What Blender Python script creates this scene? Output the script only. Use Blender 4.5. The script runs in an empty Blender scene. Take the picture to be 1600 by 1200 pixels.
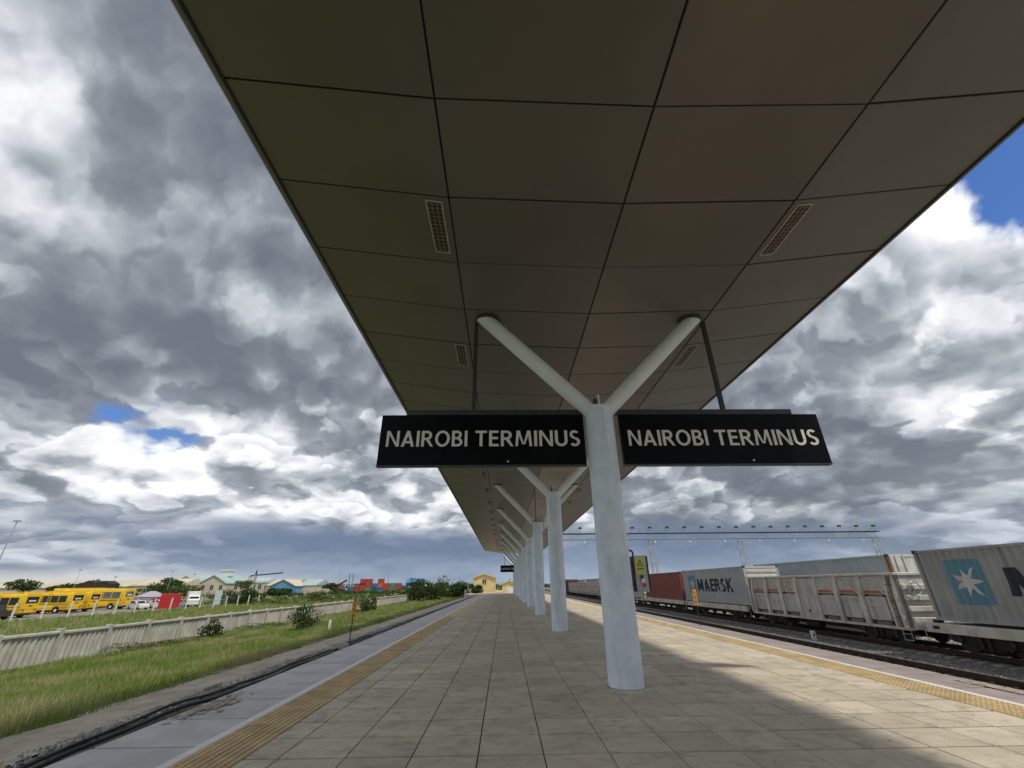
import bpy, bmesh, math, random
import numpy as np
from mathutils import Matrix, Vector

random.seed(7)
RNG = np.random.default_rng(11)
SC = bpy.context.scene
COL = SC.collection
R = math.radians

# ------------------------------------------------------------------ camera
CAM_H = 2.05
def make_camera():
    f, pitch, yaw, roll = 665.17, R(25.2256), R(1.2067), R(-0.5995)
    fwd = Vector((math.sin(yaw)*math.cos(pitch), math.cos(yaw)*math.cos(pitch), math.sin(pitch)))
    right = Vector((math.cos(yaw), -math.sin(yaw), 0)); up = right.cross(fwd)
    r = right*math.cos(roll) + up*math.sin(roll); u = -right*math.sin(roll) + up*math.cos(roll)
    cd = bpy.data.cameras.new('camera'); cd.sensor_width = 36; cd.lens = f/1600*36
    cd.clip_start = 0.05; cd.clip_end = 12000
    co = bpy.data.objects.new('camera', cd); COL.objects.link(co)
    m = Matrix((r, u, -fwd)).transposed().to_4x4(); m.translation = (0, 0, CAM_H)
    co.matrix_world = m
    SC.camera = co
make_camera()

# ------------------------------------------------------------------ light
SUN = Vector((0.46, -0.42, 1.0)).normalized()      # direction towards the sun
SUN_EL = math.asin(SUN.z); SUN_AZ = math.atan2(SUN.x, SUN.y)
sd = bpy.data.lights.new('sun', 'SUN'); sd.energy = 2.3; sd.angle = R(3.0); sd.color = (1.0, 0.94, 0.83)
so = bpy.data.objects.new('sun', sd); COL.objects.link(so)
so.rotation_euler = (-SUN).to_track_quat('-Z', 'Y').to_euler()
so.location = (20, -20, 60)
SC.view_settings.view_transform = 'Standard'; SC.view_settings.look = 'None'
SC.view_settings.exposure = 0.2; SC.view_settings.gamma = 1.0

# ------------------------------------------------------------------ node helper
class N:
    def __init__(s, tree): s.t = tree; s.n = tree.nodes; s.l = tree.links
    def node(s, typ, **kw):
        n = s.n.new(typ)
        for k, v in kw.items(): setattr(n, k, v)
        return n
    def put(s, inp, v):
        if isinstance(v, bpy.types.NodeSocket): s.l.new(v, inp)
        elif v is not None: inp.default_value = v
    def m(s, op, a, b=None, c=None, clamp=False):
        n = s.node('ShaderNodeMath', operation=op, use_clamp=clamp)
        s.put(n.inputs[0], a); s.put(n.inputs[1], b); s.put(n.inputs[2], c)
        return n.outputs[0]
    def vm(s, op, a, b=None):
        n = s.node('ShaderNodeVectorMath', operation=op)
        s.put(n.inputs[0], a); s.put(n.inputs[1], b)
        return n.outputs['Value'] if op in ('DOT_PRODUCT', 'LENGTH') else n.outputs[0]
    def sm(s, v, a, b, lo=0.0, hi=1.0):
        n = s.node('ShaderNodeMapRange', interpolation_type='SMOOTHSTEP')
        s.put(n.inputs[0], v); s.put(n.inputs[1], a); s.put(n.inputs[2], b); s.put(n.inputs[3], lo); s.put(n.inputs[4], hi)
        return n.outputs[0]
    def mix(s, f, a, b, typ='MIX'):
        n = s.node('ShaderNodeMix', data_type='RGBA', blend_type=typ)
        s.put(n.inputs[0], f)
        for i, v in ((6, a), (7, b)):
            if isinstance(v, (tuple, list)) and len(v) == 3: v = (*v, 1)
            s.put(n.inputs[i], v)
        return n.outputs[2]
    def noise(s, vec, scale, detail=4, rough=0.5, dist=0.0, lac=2.0, dims='3D'):
        n = s.node('ShaderNodeTexNoise', noise_dimensions=dims)
        s.put(n.inputs['Vector'], vec); s.put(n.inputs['Scale'], scale); s.put(n.inputs['Detail'], detail)
        s.put(n.inputs['Roughness'], rough); s.put(n.inputs['Distortion'], dist); s.put(n.inputs['Lacunarity'], lac)
        return n.outputs[0]

def pix_dir(x, y):
    cam = SC.camera.matrix_world.to_3x3()
    return (cam @ Vector(((x-800)/665.17, (600-y)/665.17, -1))).normalized()

# ------------------------------------------------------------------ sky: blue air with cumulus and a rain band low down
def make_world():
    w = bpy.data.worlds.new('World'); SC.world = w; w.use_nodes = True
    t = w.node_tree; t.nodes.clear(); k = N(t)
    sky = k.node('ShaderNodeTexSky', sky_type='NISHITA', sun_disc=False)
    sky.sun_elevation = SUN_EL; sky.sun_rotation = SUN_AZ
    sky.air_density = 1.0; sky.dust_density = 0.1; sky.ozone_density = 4.0
    d = k.vm('NORMALIZE', k.node('ShaderNodeTexCoord').outputs['Generated'])
    sp = k.node('ShaderNodeSeparateXYZ'); k.l.new(d, sp.inputs[0])
    x, y, z = sp.outputs
    zc = k.m('MAXIMUM', z, 0.0)
    cb = k.node('ShaderNodeCombineXYZ')
    k.put(cb.inputs[0], x); k.put(cb.inputs[1], y)
    k.put(cb.inputs[2], k.m('DIVIDE', k.m('MULTIPLY', zc, 1.75), k.m('ADD', zc, 0.42)))
    q = cb.outputs[0]
    def bump(px, py, w0, w1):        # 1 towards a direction, 0 away from it
        v = pix_dir(px, py)
        return k.sm(k.vm('DOT_PRODUCT', d, tuple(v)), math.cos(w0), math.cos(w1))
    off = k.vm('ADD', q, (3.1, 7.7, 0.0))
    warp = k.node('ShaderNodeTexNoise'); k.put(warp.inputs['Vector'], off); k.put(warp.inputs['Scale'], 7.0); k.put(warp.inputs['Detail'], 4.0); k.put(warp.inputs['Roughness'], 0.62)
    wv = k.vm('SCALE', k.vm('SUBTRACT', warp.outputs['Color'], (.5, .5, .5)), None)
    wv.node.inputs['Scale'].default_value = 0.11
    p = k.vm('ADD', off, wv)
    def puff(vec):
        n = k.node('ShaderNodeTexVoronoi', feature='F1', normalize=True)
        k.put(n.inputs['Vector'], vec); n.inputs['Scale'].default_value = 4.6; n.inputs['Detail'].default_value = 2.0
        n.inputs['Roughness'].default_value = 0.52; n.inputs['Lacunarity'].default_value = 2.3
        return k.m('SUBTRACT', 1.0, n.outputs['Distance'])
    big = k.noise(off, 1.5, 3, 0.5)
    med = k.noise(p, 3.4, 6, 0.54)
    pf = puff(p)
    pf2 = puff(k.vm('ADD', p, (SUN.x*0.035, SUN.y*0.035, 0.060)))
    fine = k.noise(p, 15.0, 5, 0.6)
    dens = k.m('ADD', k.m('MULTIPLY', big, 0.72), k.m('ADD', k.m('MULTIPLY', med, 0.36), k.m('MULTIPLY', pf, 0.42)))
    dens = k.m('ADD', dens, k.m('MULTIPLY', k.m('SUBTRACT', fine, .5), 0.05))
    densL = dens
    holes = k.m('ADD', k.m('MULTIPLY', bump(1600, 235, .20, .03), 0.26),
                k.m('ADD', k.m('MULTIPLY', bump(235, 672, .16, .02), 0.24), k.m('MULTIPLY', bump(30, 105, .12, .02), 0.17)))
    more = k.m('ADD', k.m('MULTIPLY', bump(330, 330, .75, .1), 0.12), k.m('MULTIPLY', bump(1450, 560, .42, .1), 0.12))
    dens = k.m('ADD', k.m('SUBTRACT', dens, holes), k.m('ADD', more, -0.04))
    cover = k.sm(dens, 0.60, 0.655)
    thick = k.sm(dens, 0.64, 0.92)
    light = k.m('ADD', k.m('MULTIPLY', k.m('SUBTRACT', pf, pf2), k.sm(z, .55, .15, 3.5, 6.5)), 0.50)
    light = k.m('MINIMUM', k.m('MAXIMUM', light, 0.0), 1.0)
    body = k.m('SUBTRACT', k.m('ADD', k.m('MULTIPLY', light, 0.66), 0.40), k.m('MULTIPLY', thick, 0.36))
    body = k.m('ADD', body, k.m('MULTIPLY', k.m('SUBTRACT', med, .5), 0.55))
    body = k.m('ADD', body, k.m('MULTIPLY', k.m('SUBTRACT', fine, .5), 0.30))
    # nearer heads standing in front of the deck behind them, with hard lit edges
    wgt = k.sm(z, .52, .24, .28, 1.0)
    for lv, amt in ((0.735, .17), (0.80, .20), (0.865, .20), (0.93, .18)):
        head = k.sm(densL, lv, lv+.022)
        fall = k.m('SUBTRACT', 1.0, k.sm(densL, lv+.01, lv+.10))
        up = k.m('MULTIPLY', k.m('MULTIPLY', head, fall), amt)
        dn = k.m('MULTIPLY', k.m('SUBTRACT', k.sm(densL, lv-.06, lv+.01), head), amt*.5)
        body = k.m('ADD', body, k.m('MULTIPLY', wgt, k.m('SUBTRACT', up, dn)))
    shadeup = k.m('ADD', k.m('MULTIPLY', bump(1180, 760, .34, .06), 0.34), k.m('ADD', k.m('ADD', k.m('MULTIPLY', bump(200, 585, .24, .04), 0.30), k.m('MULTIPLY', bump(420, 430, .55, .10), 0.16)), k.m('MULTIPLY', bump(250, 60, .45, .05), .06)))
    glow = k.m('ADD', k.m('MULTIPLY', bump(300, 780, .30, .05), 0.25),
               k.m('ADD', k.m('MULTIPLY', bump(1530, 430, .30, .06), 0.20), k.m('MULTIPLY', bump(60, 230, .30, .05), 0.16)))
    body = k.m('ADD', k.m('SUBTRACT', body, shadeup), glow)
    body = k.sm(body, -0.20, 1.27)
    ramp = k.node('ShaderNodeValToRGB'); k.l.new(body, ramp.inputs[0])
    e = ramp.color_ramp.elements
    e[0].position = 0.0; e[0].color = (.145, .165, .198, 1)
    e[1].position = 1.0; e[1].color = (1.02, 1.02, 1.02, 1)
    for pos, c in ((.25, (.235, .26, .30)), (.5, (.41, .44, .485)), (.75, (.70, .725, .76))):
        a = e.new(pos); a.color = (*c, 1)
    air = k.vm('SCALE', sky.outputs[0], None); air.node.inputs['Scale'].default_value = 0.085
    air = k.vm('MULTIPLY', air, (.72, .95, 1.32))
    col = k.mix(cover, air, ramp.outputs[0])
    # distant rain: a slate band above the horizon with a paler foot
    n3 = k.noise(k.vm('MULTIPLY', d, (3.2, 3.2, 15.0)), 1.0, 3, 0.5)
    edge = k.m('ADD', z, k.m('MULTIPLY', k.m('SUBTRACT', n3, 0.5), 0.15))
    band = k.m('SUBTRACT', 1.0, k.sm(edge, 0.075, 0.150))
    band = k.m('MULTIPLY', band, k.sm(k.noise(k.vm('MULTIPLY', d, (1.5, 1.5, 5.0)), 1.0, 2), .34, .50, .55, 1.0))
    az = k.m('ARCTAN2', x, y)
    band = k.m('MULTIPLY', band, k.m('MULTIPLY', k.sm(az, -.95, -.55, .35, 1.0), k.sm(az, .45, .95, 1.0, .45)))
    slate = k.mix(k.m('MINIMUM', k.m('MAXIMUM', k.m('ADD', k.sm(z, 0.0, 0.085), k.m('MULTIPLY', k.m('SUBTRACT', med, .5), 1.6)), 0.0), 1.0), (.27, .34, .44), (.145, .195, .295))
    col = k.mix(k.m('MULTIPLY', band, 0.93), col, slate)
    foot = k.m('MULTIPLY', k.m('SUBTRACT', 1.0, k.sm(k.m('ADD', z, k.m('MULTIPLY', k.m('SUBTRACT', n3, .5), .03)), 0.012, 0.032)), k.sm(az, -.20, -.75, 0.0, 0.85))
    col = k.mix(foot, col, (.60, .60, .58))
    bg = k.node('ShaderNodeBackground'); k.l.new(col, bg.inputs[0]); bg.inputs[1].default_value = 1.0
    out = k.node('ShaderNodeOutputWorld'); k.l.new(bg.outputs[0], out.inputs[0])
make_world()

# ------------------------------------------------------------------ mesh helpers
class MB:
    def __init__(s): s.v = []; s.f = []
    def add(s, vs, fs):
        o = len(s.v); s.v += [tuple(a) for a in vs]; s.f += [tuple(i+o for i in f) for f in fs]; return s
    def box(s, x0, x1, y0, y1, z0, z1):
        vs = [(x0,y0,z0),(x1,y0,z0),(x1,y1,z0),(x0,y1,z0),(x0,y0,z1),(x1,y0,z1),(x1,y1,z1),(x0,y1,z1)]
        return s.add(vs, [(0,3,2,1),(4,5,6,7),(0,1,5,4),(1,2,6,5),(2,3,7,6),(3,0,4,7)])
    def cbox(s, c, d): 
        return s.box(c[0]-d[0]/2, c[0]+d[0]/2, c[1]-d[1]/2, c[1]+d[1]/2, c[2]-d[2]/2, c[2]+d[2]/2)
    def bevbox(s, x0, x1, y0, y1, z0, z1, b):      # box whose top edges are chamfered
        vs = [(x0,y0,z0),(x1,y0,z0),(x1,y1,z0),(x0,y1,z0),(x0,y0,z1-b),(x1,y0,z1-b),(x1,y1,z1-b),(x0,y1,z1-b),
              (x0+b,y0+b,z1),(x1-b,y0+b,z1),(x1-b,y1-b,z1),(x0+b,y1-b,z1)]
        fs = [(0,3,2,1),(8,9,10,11)]
        for i in range(4):
            j = (i+1) % 4; fs += [(i,j,j+4,i+4),(i+4,j+4,j+8,i+8)]
        return s.add(vs, fs)
    def tube(s, p0, p1, r0, r1=None, n=12, caps=True):
        r1 = r0 if r1 is None else r1
        p0, p1 = Vector(p0), Vector(p1); ax = (p1-p0).normalized()
        a = ax.orthogonal().normalized(); b = ax.cross(a)
        vs = []
        for p, r in ((p0, r0), (p1, r1)):
            for i in range(n):
                t = 2*math.pi*i/n; vs.append(p + a*(r*math.cos(t)) + b*(r*math.sin(t)))
        fs = [(i, (i+1) % n, n+(i+1) % n, n+i) for i in range(n)]
        if caps: fs += [tuple(range(n-1, -1, -1)), tuple(range(n, 2*n))]
        return s.add(vs, fs)
    def path(s, pts, r, n=6):
        for a, b in zip(pts[:-1], pts[1:]): s.tube(a, b, r, r, n)
        return s
    def bar(s, p0, p1, w, t, upv=(0, 0, 1)):       # rectangular bar from p0 to p1
        p0, p1 = Vector(p0), Vector(p1); ax = (p1-p0).normalized(); u = Vector(upv)
        a = ax.cross(u); a = a.normalized() if a.length > 1e-4 else Vector((1,0,0)); b = a.cross(ax)
        vs = []
        for p in (p0, p1):
            for sx, sy in ((-1,-1),(1,-1),(1,1),(-1,1)): vs.append(p + a*(sx*w/2) + b*(sy*t/2))
        return s.add(vs, [(3,2,1,0),(4,5,6,7),(0,1,5,4),(1,2,6,5),(2,3,7,6),(3,0,4,7)])
    def prism(s, poly, axis, a0, a1):              # polygon in the plane normal to axis, extruded a0..a1
        def P(u, v, w): return {'x': (w, u, v), 'y': (u, w, v), 'z': (u, v, w)}[axis]
        n = len(poly); vs = [P(u, v, a0) for u, v in poly] + [P(u, v, a1) for u, v in poly]
        fs = [(i, (i+1) % n, n+(i+1) % n, n+i) for i in range(n)] + [tuple(range(n-1, -1, -1)), tuple(range(n, 2*n))]
        return s.add(vs, fs)
    def mesh(s, name='m'):
        me = bpy.data.meshes.new(name); me.from_pydata(s.v, [], s.f); me.validate()
        bm = bmesh.new(); bm.from_mesh(me); bmesh.ops.recalc_face_normals(bm, faces=bm.faces); bm.to_mesh(me); bm.free()
        return me

def link(name, me, mat=None, parent=None, loc=None, smooth=False):
    if isinstance(me, MB): me = me.mesh(name)
    if mat is not None and not me.materials: me.materials.append(mat)
    if smooth and me.polygons:
        me.polygons.foreach_set('use_smooth', [True]*len(me.polygons))
        try: me.set_sharp_from_angle(angle=R(40))
        except Exception: pass
    o = bpy.data.objects.new(name, me); COL.objects.link(o)
    if parent is not None: o.parent = parent
    if loc is not None: o.location = loc
    return o
def tag(o, label=None, cat=None, group=None, kind=None):
    if label: o['label'] = label
    if cat: o['category'] = cat
    if group: o['group'] = group
    if kind: o['kind'] = kind
    return o
def thing(name, loc, label, cat, group=None, rz=0.0):
    o = bpy.data.objects.new(name, None); COL.objects.link(o); o.location = loc; o.rotation_euler = (0, 0, rz)
    o.empty_display_size = .2
    return tag(o, label, cat, group)
def copy_tree(o, parent=None):
    c = o.copy(); COL.objects.link(c)
    if parent is not None: c.parent = parent
    for ch in list(o.children): copy_tree(ch, c)
    return c

def glyph(ch, t):
    """bold sans capital as convex pieces in a box of height 1; returns (pieces, width)"""
    P = []
    def para(xb, xt, y0=0.0, y1=1.0, w=t): P.append([(xb, y0), (xb+w, y0), (xt+w, y1), (xt, y1)])
    def rect(x0, x1, y0, y1): P.append([(x0, y0), (x1, y0), (x1, y1), (x0, y1)])
    def arc(cx, cy, rx, ry, a0, a1, n=14, hx=None, hy=None):
        hx = t if hx is None else hx; hy = t*.88 if hy is None else hy
        for i in range(n):
            u, v = R(a0+(a1-a0)*i/n), R(a0+(a1-a0)*(i+1)/n)
            P.append([(cx+rx*math.cos(u), cy+ry*math.sin(u)), (cx+rx*math.cos(v), cy+ry*math.sin(v)),
                      (cx+(rx-hx)*math.cos(v), cy+(ry-hy)*math.sin(v)), (cx+(rx-hx)*math.cos(u), cy+(ry-hy)*math.sin(u))])
    h = t*.86
    if ch == 'I': rect(0, t, 0, 1); return P, t
    if ch == '1': rect(.16, .16+t, 0, 1); para(0, .16, .72, 1.0, .2); rect(0, .32+t, 0, h); return P, .32+t
    if ch == 'N': rect(0, t*.92, 0, 1); rect(.78-t*.92, .78, 0, 1); P.append([(.78-t*1.05, 0), (.78-.02, 0), (t*1.05, 1), (.02, 1)]); return P, .78
    if ch == 'A': P.extend([[(0, 0), (t*1.04, 0), (.40+t*.52, 1), (.40-t*.52, 1)], [(.80, 0), (.80-t*1.04, 0), (.40-t*.52, 1), (.40+t*.52, 1)]]); rect(.17, .63, .21, .21+h*.95); return P, .80
    if ch == 'R':
        rect(0, t, 0, 1); rect(t, .34, 1-h, 1); rect(t, .34, .42, .42+h*.95); arc(.34, .71, .29, .29, -90, 90); P.append([(.62-t*.35, 0), (.72, 0), (.46, .46), (.24, .46)]); return P, .70
    if ch == 'B':
        rect(0, t, 0, 1); rect(t, .34, 1-h, 1); rect(t, .36, .46, .46+h*.8); rect(t, .36, 0, h); arc(.34, .745, .26, .255, -90, 90); arc(.36, .275, .29, .275, -90, 90); return P, .65
    if ch == 'P': rect(0, t, 0, 1); rect(t, .34, 1-h, 1); rect(t, .34, .40, .40+h); arc(.34, .70, .29, .30, -90, 90); return P, .64
    if ch == 'O': arc(.45, .5, .45, .515, 0, 360, 30); return P, .90
    if ch == 'G': arc(.45, .5, .45, .515, 45, 330, 24); rect(.5, .88, .33, .33+h); return P, .88
    if ch == 'D': rect(0, t, 0, 1); rect(t, .36, 1-h, 1); rect(t, .36, 0, h); arc(.36, .5, .42, .5, -90, 90, 18); return P, .78
    if ch == 'T': rect(0, .66, 1-h, 1); rect(.33-t/2, .33+t/2, 0, 1-h); return P, .66
    if ch == 'E': rect(0, t, 0, 1); rect(t, .54, 1-h, 1); rect(t, .51, .5-h/2+.02, .5+h/2+.02); rect(t, .55, 0, h); return P, .55
    if ch == 'L': rect(0, t, 0, 1); rect(t, .52, 0, h); return P, .52
    if ch == 'M':
        P.extend([[(0, 0), (t*.88, 0), (t*.88+.08, 1), (.08, 1)], [(.96, 0), (.96-t*.88, 0), (.88-t*.88, 1), (.88, 1)],
                  [(.48-t*.5, .12), (.48+t*.1, .12), (.08+t*1.1, 1), (.10, 1)], [(.48+t*.5, .12), (.48-t*.1, .12), (.88-t*1.1, 1), (.86, 1)]]); return P, .96
    if ch == 'U': rect(0, t, .33, 1); rect(.72-t, .72, .33, 1); arc(.36, .345, .36, .36, 180, 360, 18); return P, .72
    if ch == 'S': arc(.29, .735, .28, .275, 30, 270, 18); arc(.29, .27, .30, .285, -150, 90, 18); return P, .58
    if ch == 'K': rect(0, t, 0, 1); P.extend([[(t*.8, .40), (t*.8, .62), (.50, 1), (.50+t*1.15, 1)], [(.30, .62), (.22, .46), (.52, 0), (.54+t*1.2, 0)]]); return P, .74
    return P, .3
def lettering(text, width, height, bold=0.0, depth=0.004, t=.20, gap=.115):
    """letters in the XZ plane (x to the right, z up), lower left at the origin, scaled to width and height"""
    polys = []; x = 0; k_ = 0
    for ch in text:
        P, w = glyph(ch, t)
        for q in P: polys.append([(a+x, b) for a, b in q])
        x += w + gap
    x -= gap
    mb = MB()
    for i, q in enumerate(polys):
        y = -depth - .0004*(i % 6); pts = [(a/x*width, b*height) for a, b in q]; n = len(pts)
        ar = sum(pts[j][0]*pts[(j+1) % n][1]-pts[(j+1) % n][0]*pts[j][1] for j in range(n))
        if ar < 0: pts = pts[::-1]
        vs = [(a, y, b) for a, b in pts]
        if depth:
            mb.add(vs + [(a, 0, b) for a, b in pts], [tuple(range(n))] + [(j, j+n, (j+1) % n+n, (j+1) % n) for j in range(n)])
        else: mb.add(vs, [tuple(range(n))])
    me = bpy.data.meshes.new('lettering'); me.from_pydata(mb.v, [], mb.f)
    return me

# ------------------------------------------------------------------ materials
MATS = {}
def mat(name, c1, c2=None, rough=0.7, scale=3.0, detail=5, spec=0.4, metal=0.0, bump=0.0, bscale=None, island=0.0, objrand=0.0,
        streak=None, streak_amt=0.0, lo=.35, hi=.65, emit=None):
    if name in MATS: return MATS[name]
    m = bpy.data.materials.new(name); m.use_nodes = True; t = m.node_tree; k = N(t)
    b = t.nodes['Principled BSDF']
    pos = k.node('ShaderNodeNewGeometry').outputs['Position']
    col = None
    c2 = c2 or tuple(x*0.8 for x in c1)
    n1 = k.noise(pos, scale, detail, .6)
    col = k.mix(k.sm(n1, lo, hi), c1, c2)
    if streak:
        v = k.vm('MULTIPLY', pos, streak)
        col = k.mix(k.m('MULTIPLY', k.sm(k.noise(v, 1.0, 5, .6), .48, .75), streak_amt), col, tuple(x*.35 for x in c2))
    if island or objrand:
        r = k.node('ShaderNodeObjectInfo').outputs['Random'] if objrand else k.node('ShaderNodeNewGeometry').outputs['Random Per Island']
        a = objrand or island
        col = k.mix(1.0, col, k.node('ShaderNodeCombineColor').outputs[0], 'MULTIPLY')
        cc = col.node.inputs[7].links[0].from_node
        s_ = k.m('ADD', 1-a/2, k.m('MULTIPLY', r, a))
        for i in range(3): k.put(cc.inputs[i], s_)
    k.put(b.inputs['Base Color'], col)
    k.put(b.inputs['Roughness'], k.m('ADD', rough-.06, k.m('MULTIPLY', n1, .12)))
    b.inputs['Specular IOR Level'].default_value = spec; b.inputs['Metallic'].default_value = metal
    if emit: b.inputs['Emission Color'].default_value = (*emit, 1); b.inputs['Emission Strength'].default_value = 1
    if bump:
        bp = k.node('ShaderNodeBump'); bp.inputs['Strength'].default_value = 1.0; bp.inputs['Distance'].default_value = bump
        k.put(bp.inputs['Height'], k.noise(pos, bscale or scale*6, 5, .6)); k.put(b.inputs['Normal'], bp.outputs[0])
    MATS[name] = m
    return m

def mat_tiles():
    m = bpy.data.materials.new('paving'); m.use_nodes = True; k = N(m.node_tree); b = m.node_tree.nodes['Principled BSDF']
    g = k.node('ShaderNodeNewGeometry'); pos = g.outputs['Position']
    rnd = k.m('FRACT', k.m('ADD', g.outputs['Random Per Island'], k.node('ShaderNodeObjectInfo').outputs['Random']))
    n1 = k.noise(pos, .55, 5, .6); n2 = k.noise(pos, 2.6, 6, .65, .8); n3 = k.noise(pos, 45, 3, .6)
    n4 = k.noise(k.vm('MULTIPLY', pos, (1.0, 3.2, 1)), 1.1, 6, .62, 1.6)
    c = k.mix(k.sm(n1, .35, .65), (.655, .565, .440), (.535, .465, .365))
    c = k.mix(k.m('MULTIPLY', k.sm(n2, .45, .70), .78), c, (.36, .318, .255))
    c = k.mix(k.m('MULTIPLY', k.sm(n4, .52, .68), .42), c, (.70, .645, .54))
    s = k.m('ADD', .90, k.m('MULTIPLY', rnd, .17))
    s = k.m('MULTIPLY', s, k.m('ADD', .74, k.m('MULTIPLY', n3, .52)))
    cc = k.node('ShaderNodeCombineColor')
    for i in range(3): k.put(cc.inputs[i], s)
    c = k.mix(1.0, c, cc.outputs[0], 'MULTIPLY')
    # small dark spots and gum marks
    vo = k.node('ShaderNodeTexVoronoi', feature='F1'); k.put(vo.inputs['Vector'], pos); vo.inputs['Scale'].default_value = 2.1
    spot = k.m('MULTIPLY', k.m('SUBTRACT', 1.0, k.sm(vo.outputs['Distance'], .03, .075)), k.sm(n2, .45, .6))
    c = k.mix(k.m('MULTIPLY', spot, .75), c, (.06, .055, .05))
    k.put(b.inputs['Base Color'], c)
    k.put(b.inputs['Roughness'], k.m('ADD', .55, k.m('MULTIPLY', n2, .3)))
    b.inputs['Specular IOR Level'].default_value = .35
    bp = k.node('ShaderNodeBump'); bp.inputs['Distance'].default_value = .003
    k.put(bp.inputs['Height'], k.m('ADD', n3, n2)); k.put(b.inputs['Normal'], bp.outputs[0])
    return m

def mat_ground(name, cols, scales, bump=.03, bs=20):
    m = bpy.data.materials.new(name); m.use_nodes = True; k = N(m.node_tree); b = m.node_tree.nodes['Principled BSDF']
    pos = k.node('ShaderNodeNewGeometry').outputs['Position']
    c = k.mix(k.sm(k.noise(pos, scales[0], 5, .6), .4, .6), cols[0], cols[1])
    c = k.mix(k.m('MULTIPLY', k.sm(k.noise(pos, scales[1], 6, .65), .45, .7), .8), c, cols[2])
    if len(cols) > 3: c = k.mix(k.m('MULTIPLY', k.sm(k.noise(pos, scales[2], 4, .6), .5, .7), .7), c, cols[3])
    k.put(b.inputs['Base Color'], c); b.inputs['Roughness'].default_value = .95; b.inputs['Specular IOR Level'].default_value = .15
    bp = k.node('ShaderNodeBump'); bp.inputs['Distance'].default_value = bump
    k.put(bp.inputs['Height'], k.noise(pos, bs, 6, .65)); k.put(b.inputs['Normal'], bp.outputs[0])
    return m

def mat_leaf(name, a, bcol, c3=None, nscale=.5):
    m = bpy.data.materials.new(name); m.use_nodes = True; k = N(m.node_tree); b = m.node_tree.nodes['Principled BSDF']
    g = k.node('ShaderNodeNewGeometry'); pos = g.outputs['Position']
    c = k.mix(g.outputs['Random Per Island'], a, bcol)
    if c3: c = k.mix(k.m('MULTIPLY', k.sm(k.noise(pos, nscale, 4, .6), .45, .61), .85), c, c3)
    k.put(b.inputs['Base Color'], c); b.inputs['Roughness'].default_value = .7; b.inputs['Specular IOR Level'].default_value = .2
    tr = k.node('ShaderNodeBsdfTranslucent'); k.put(tr.inputs[0], c)
    mx = k.node('ShaderNodeMixShader'); mx.inputs[0].default_value = .3
    out = m.node_tree.nodes['Material Output']
    k.l.new(b.outputs[0], mx.inputs[1]); k.l.new(tr.outputs[0], mx.inputs[2]); k.l.new(mx.outputs[0], out.inputs[0])
    return m

def mat_ballast():
    m = bpy.data.materials.new('ballast'); m.use_nodes = True; k = N(m.node_tree); b = m.node_tree.nodes['Principled BSDF']
    pos = k.node('ShaderNodeNewGeometry').outputs['Position']
    vo = k.node('ShaderNodeTexVoronoi'); k.put(vo.inputs['Vector'], pos); vo.inputs['Scale'].default_value = 16
    sep = k.node('ShaderNodeSeparateColor'); k.l.new(vo.outputs['Color'], sep.inputs[0])
    c = k.mix(sep.outputs[0], (.13, .13, .125), (.34, .33, .31))
    c = k.mix(k.sm(k.noise(pos, .35, 4, .6), .45, .65), c, (.22, .195, .165))
    k.put(b.inputs['Base Color'], c); b.inputs['Roughness'].default_value = .9
    bp = k.node('ShaderNodeBump'); bp.inputs['Distance'].default_value = .03; bp.invert = True
    k.put(bp.inputs['Height'], vo.outputs['Distance']); k.put(b.inputs['Normal'], bp.outputs[0])
    return m

M_TILE = mat_tiles(); M_BALLAST = mat_ballast()
M_TACT = mat('tactile_yellow', (.74, .56, .30), (.60, .45, .24), .75, 2.2, 6, island=0, objrand=.22, bump=.002, bscale=60)
M_SLAB = mat('edge_slab_shade_side', (.60, .585, .59), (.49, .475, .48), .7, 1.3, 7, objrand=.12, bump=.003, bscale=40, streak=(2.0, .5, 1), streak_amt=.18)  # left slabs under canopy shade: colour lifted to paint in missing light
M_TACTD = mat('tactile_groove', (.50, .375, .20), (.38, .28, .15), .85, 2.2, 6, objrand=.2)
M_SLABR = mat('edge_slab_brown_sun_side', (.38, .325, .300), (.29, .25, .232), .7, 1.3, 7, objrand=.12, bump=.003, bscale=40)  # sunlit right slabs: darker, browner copy, light difference put into the colour
M_LINE = mat('white_line', (.84, .84, .83), (.72, .72, .70), .7, 5, 6)
M_CONC = mat('concrete', (.40, .38, .34), (.28, .265, .235), .85, 1.6, 7, bump=.004, bscale=30)
M_GROUT = mat('joint_dirt', (.045, .040, .034), (.03, .026, .022), .95, 3)
M_SOFFIT = mat('soffit_panel', (.142, .126, .100), (.130, .115, .092), .38, .5, 4, spec=.5, objrand=.05)
M_DARK = mat('dark_void', (.02, .018, .016), None, .9)
M_FASCIA = mat('fascia_metal', (.17, .165, .155), (.14, .135, .125), .45, 1.0, spec=.5)
M_ROOF = mat('roof_sheet', (.45, .46, .47), (.38, .39, .40), .5, 1.0)
M_COLUMN = mat('column_paint', (.74, .82, .90), (.64, .73, .82), .5, 2.4, 7, spec=.4, streak=(5, 5, .7), streak_amt=.30, bump=.003, bscale=26)
M_ARM = mat('arm_paint', (.78, .81, .825), (.72, .75, .765), .42, 1.5, 5, spec=.45)
M_BLACK = mat('sign_black', (.0035, .004, .0055), (.006, .0065, .008), .34, 2.0, 5, spec=.07)
M_LETTER = mat('sign_letters', (.74, .72, .65), (.68, .66, .59), .6, 4)
M_STEELD = mat('dark_steel', (.030, .036, .040), (.045, .048, .048), .5, 4)
M_RAIL = mat('rail_rust', (.075, .045, .032), (.045, .030, .024), .75, 6, bump=.002)
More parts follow.
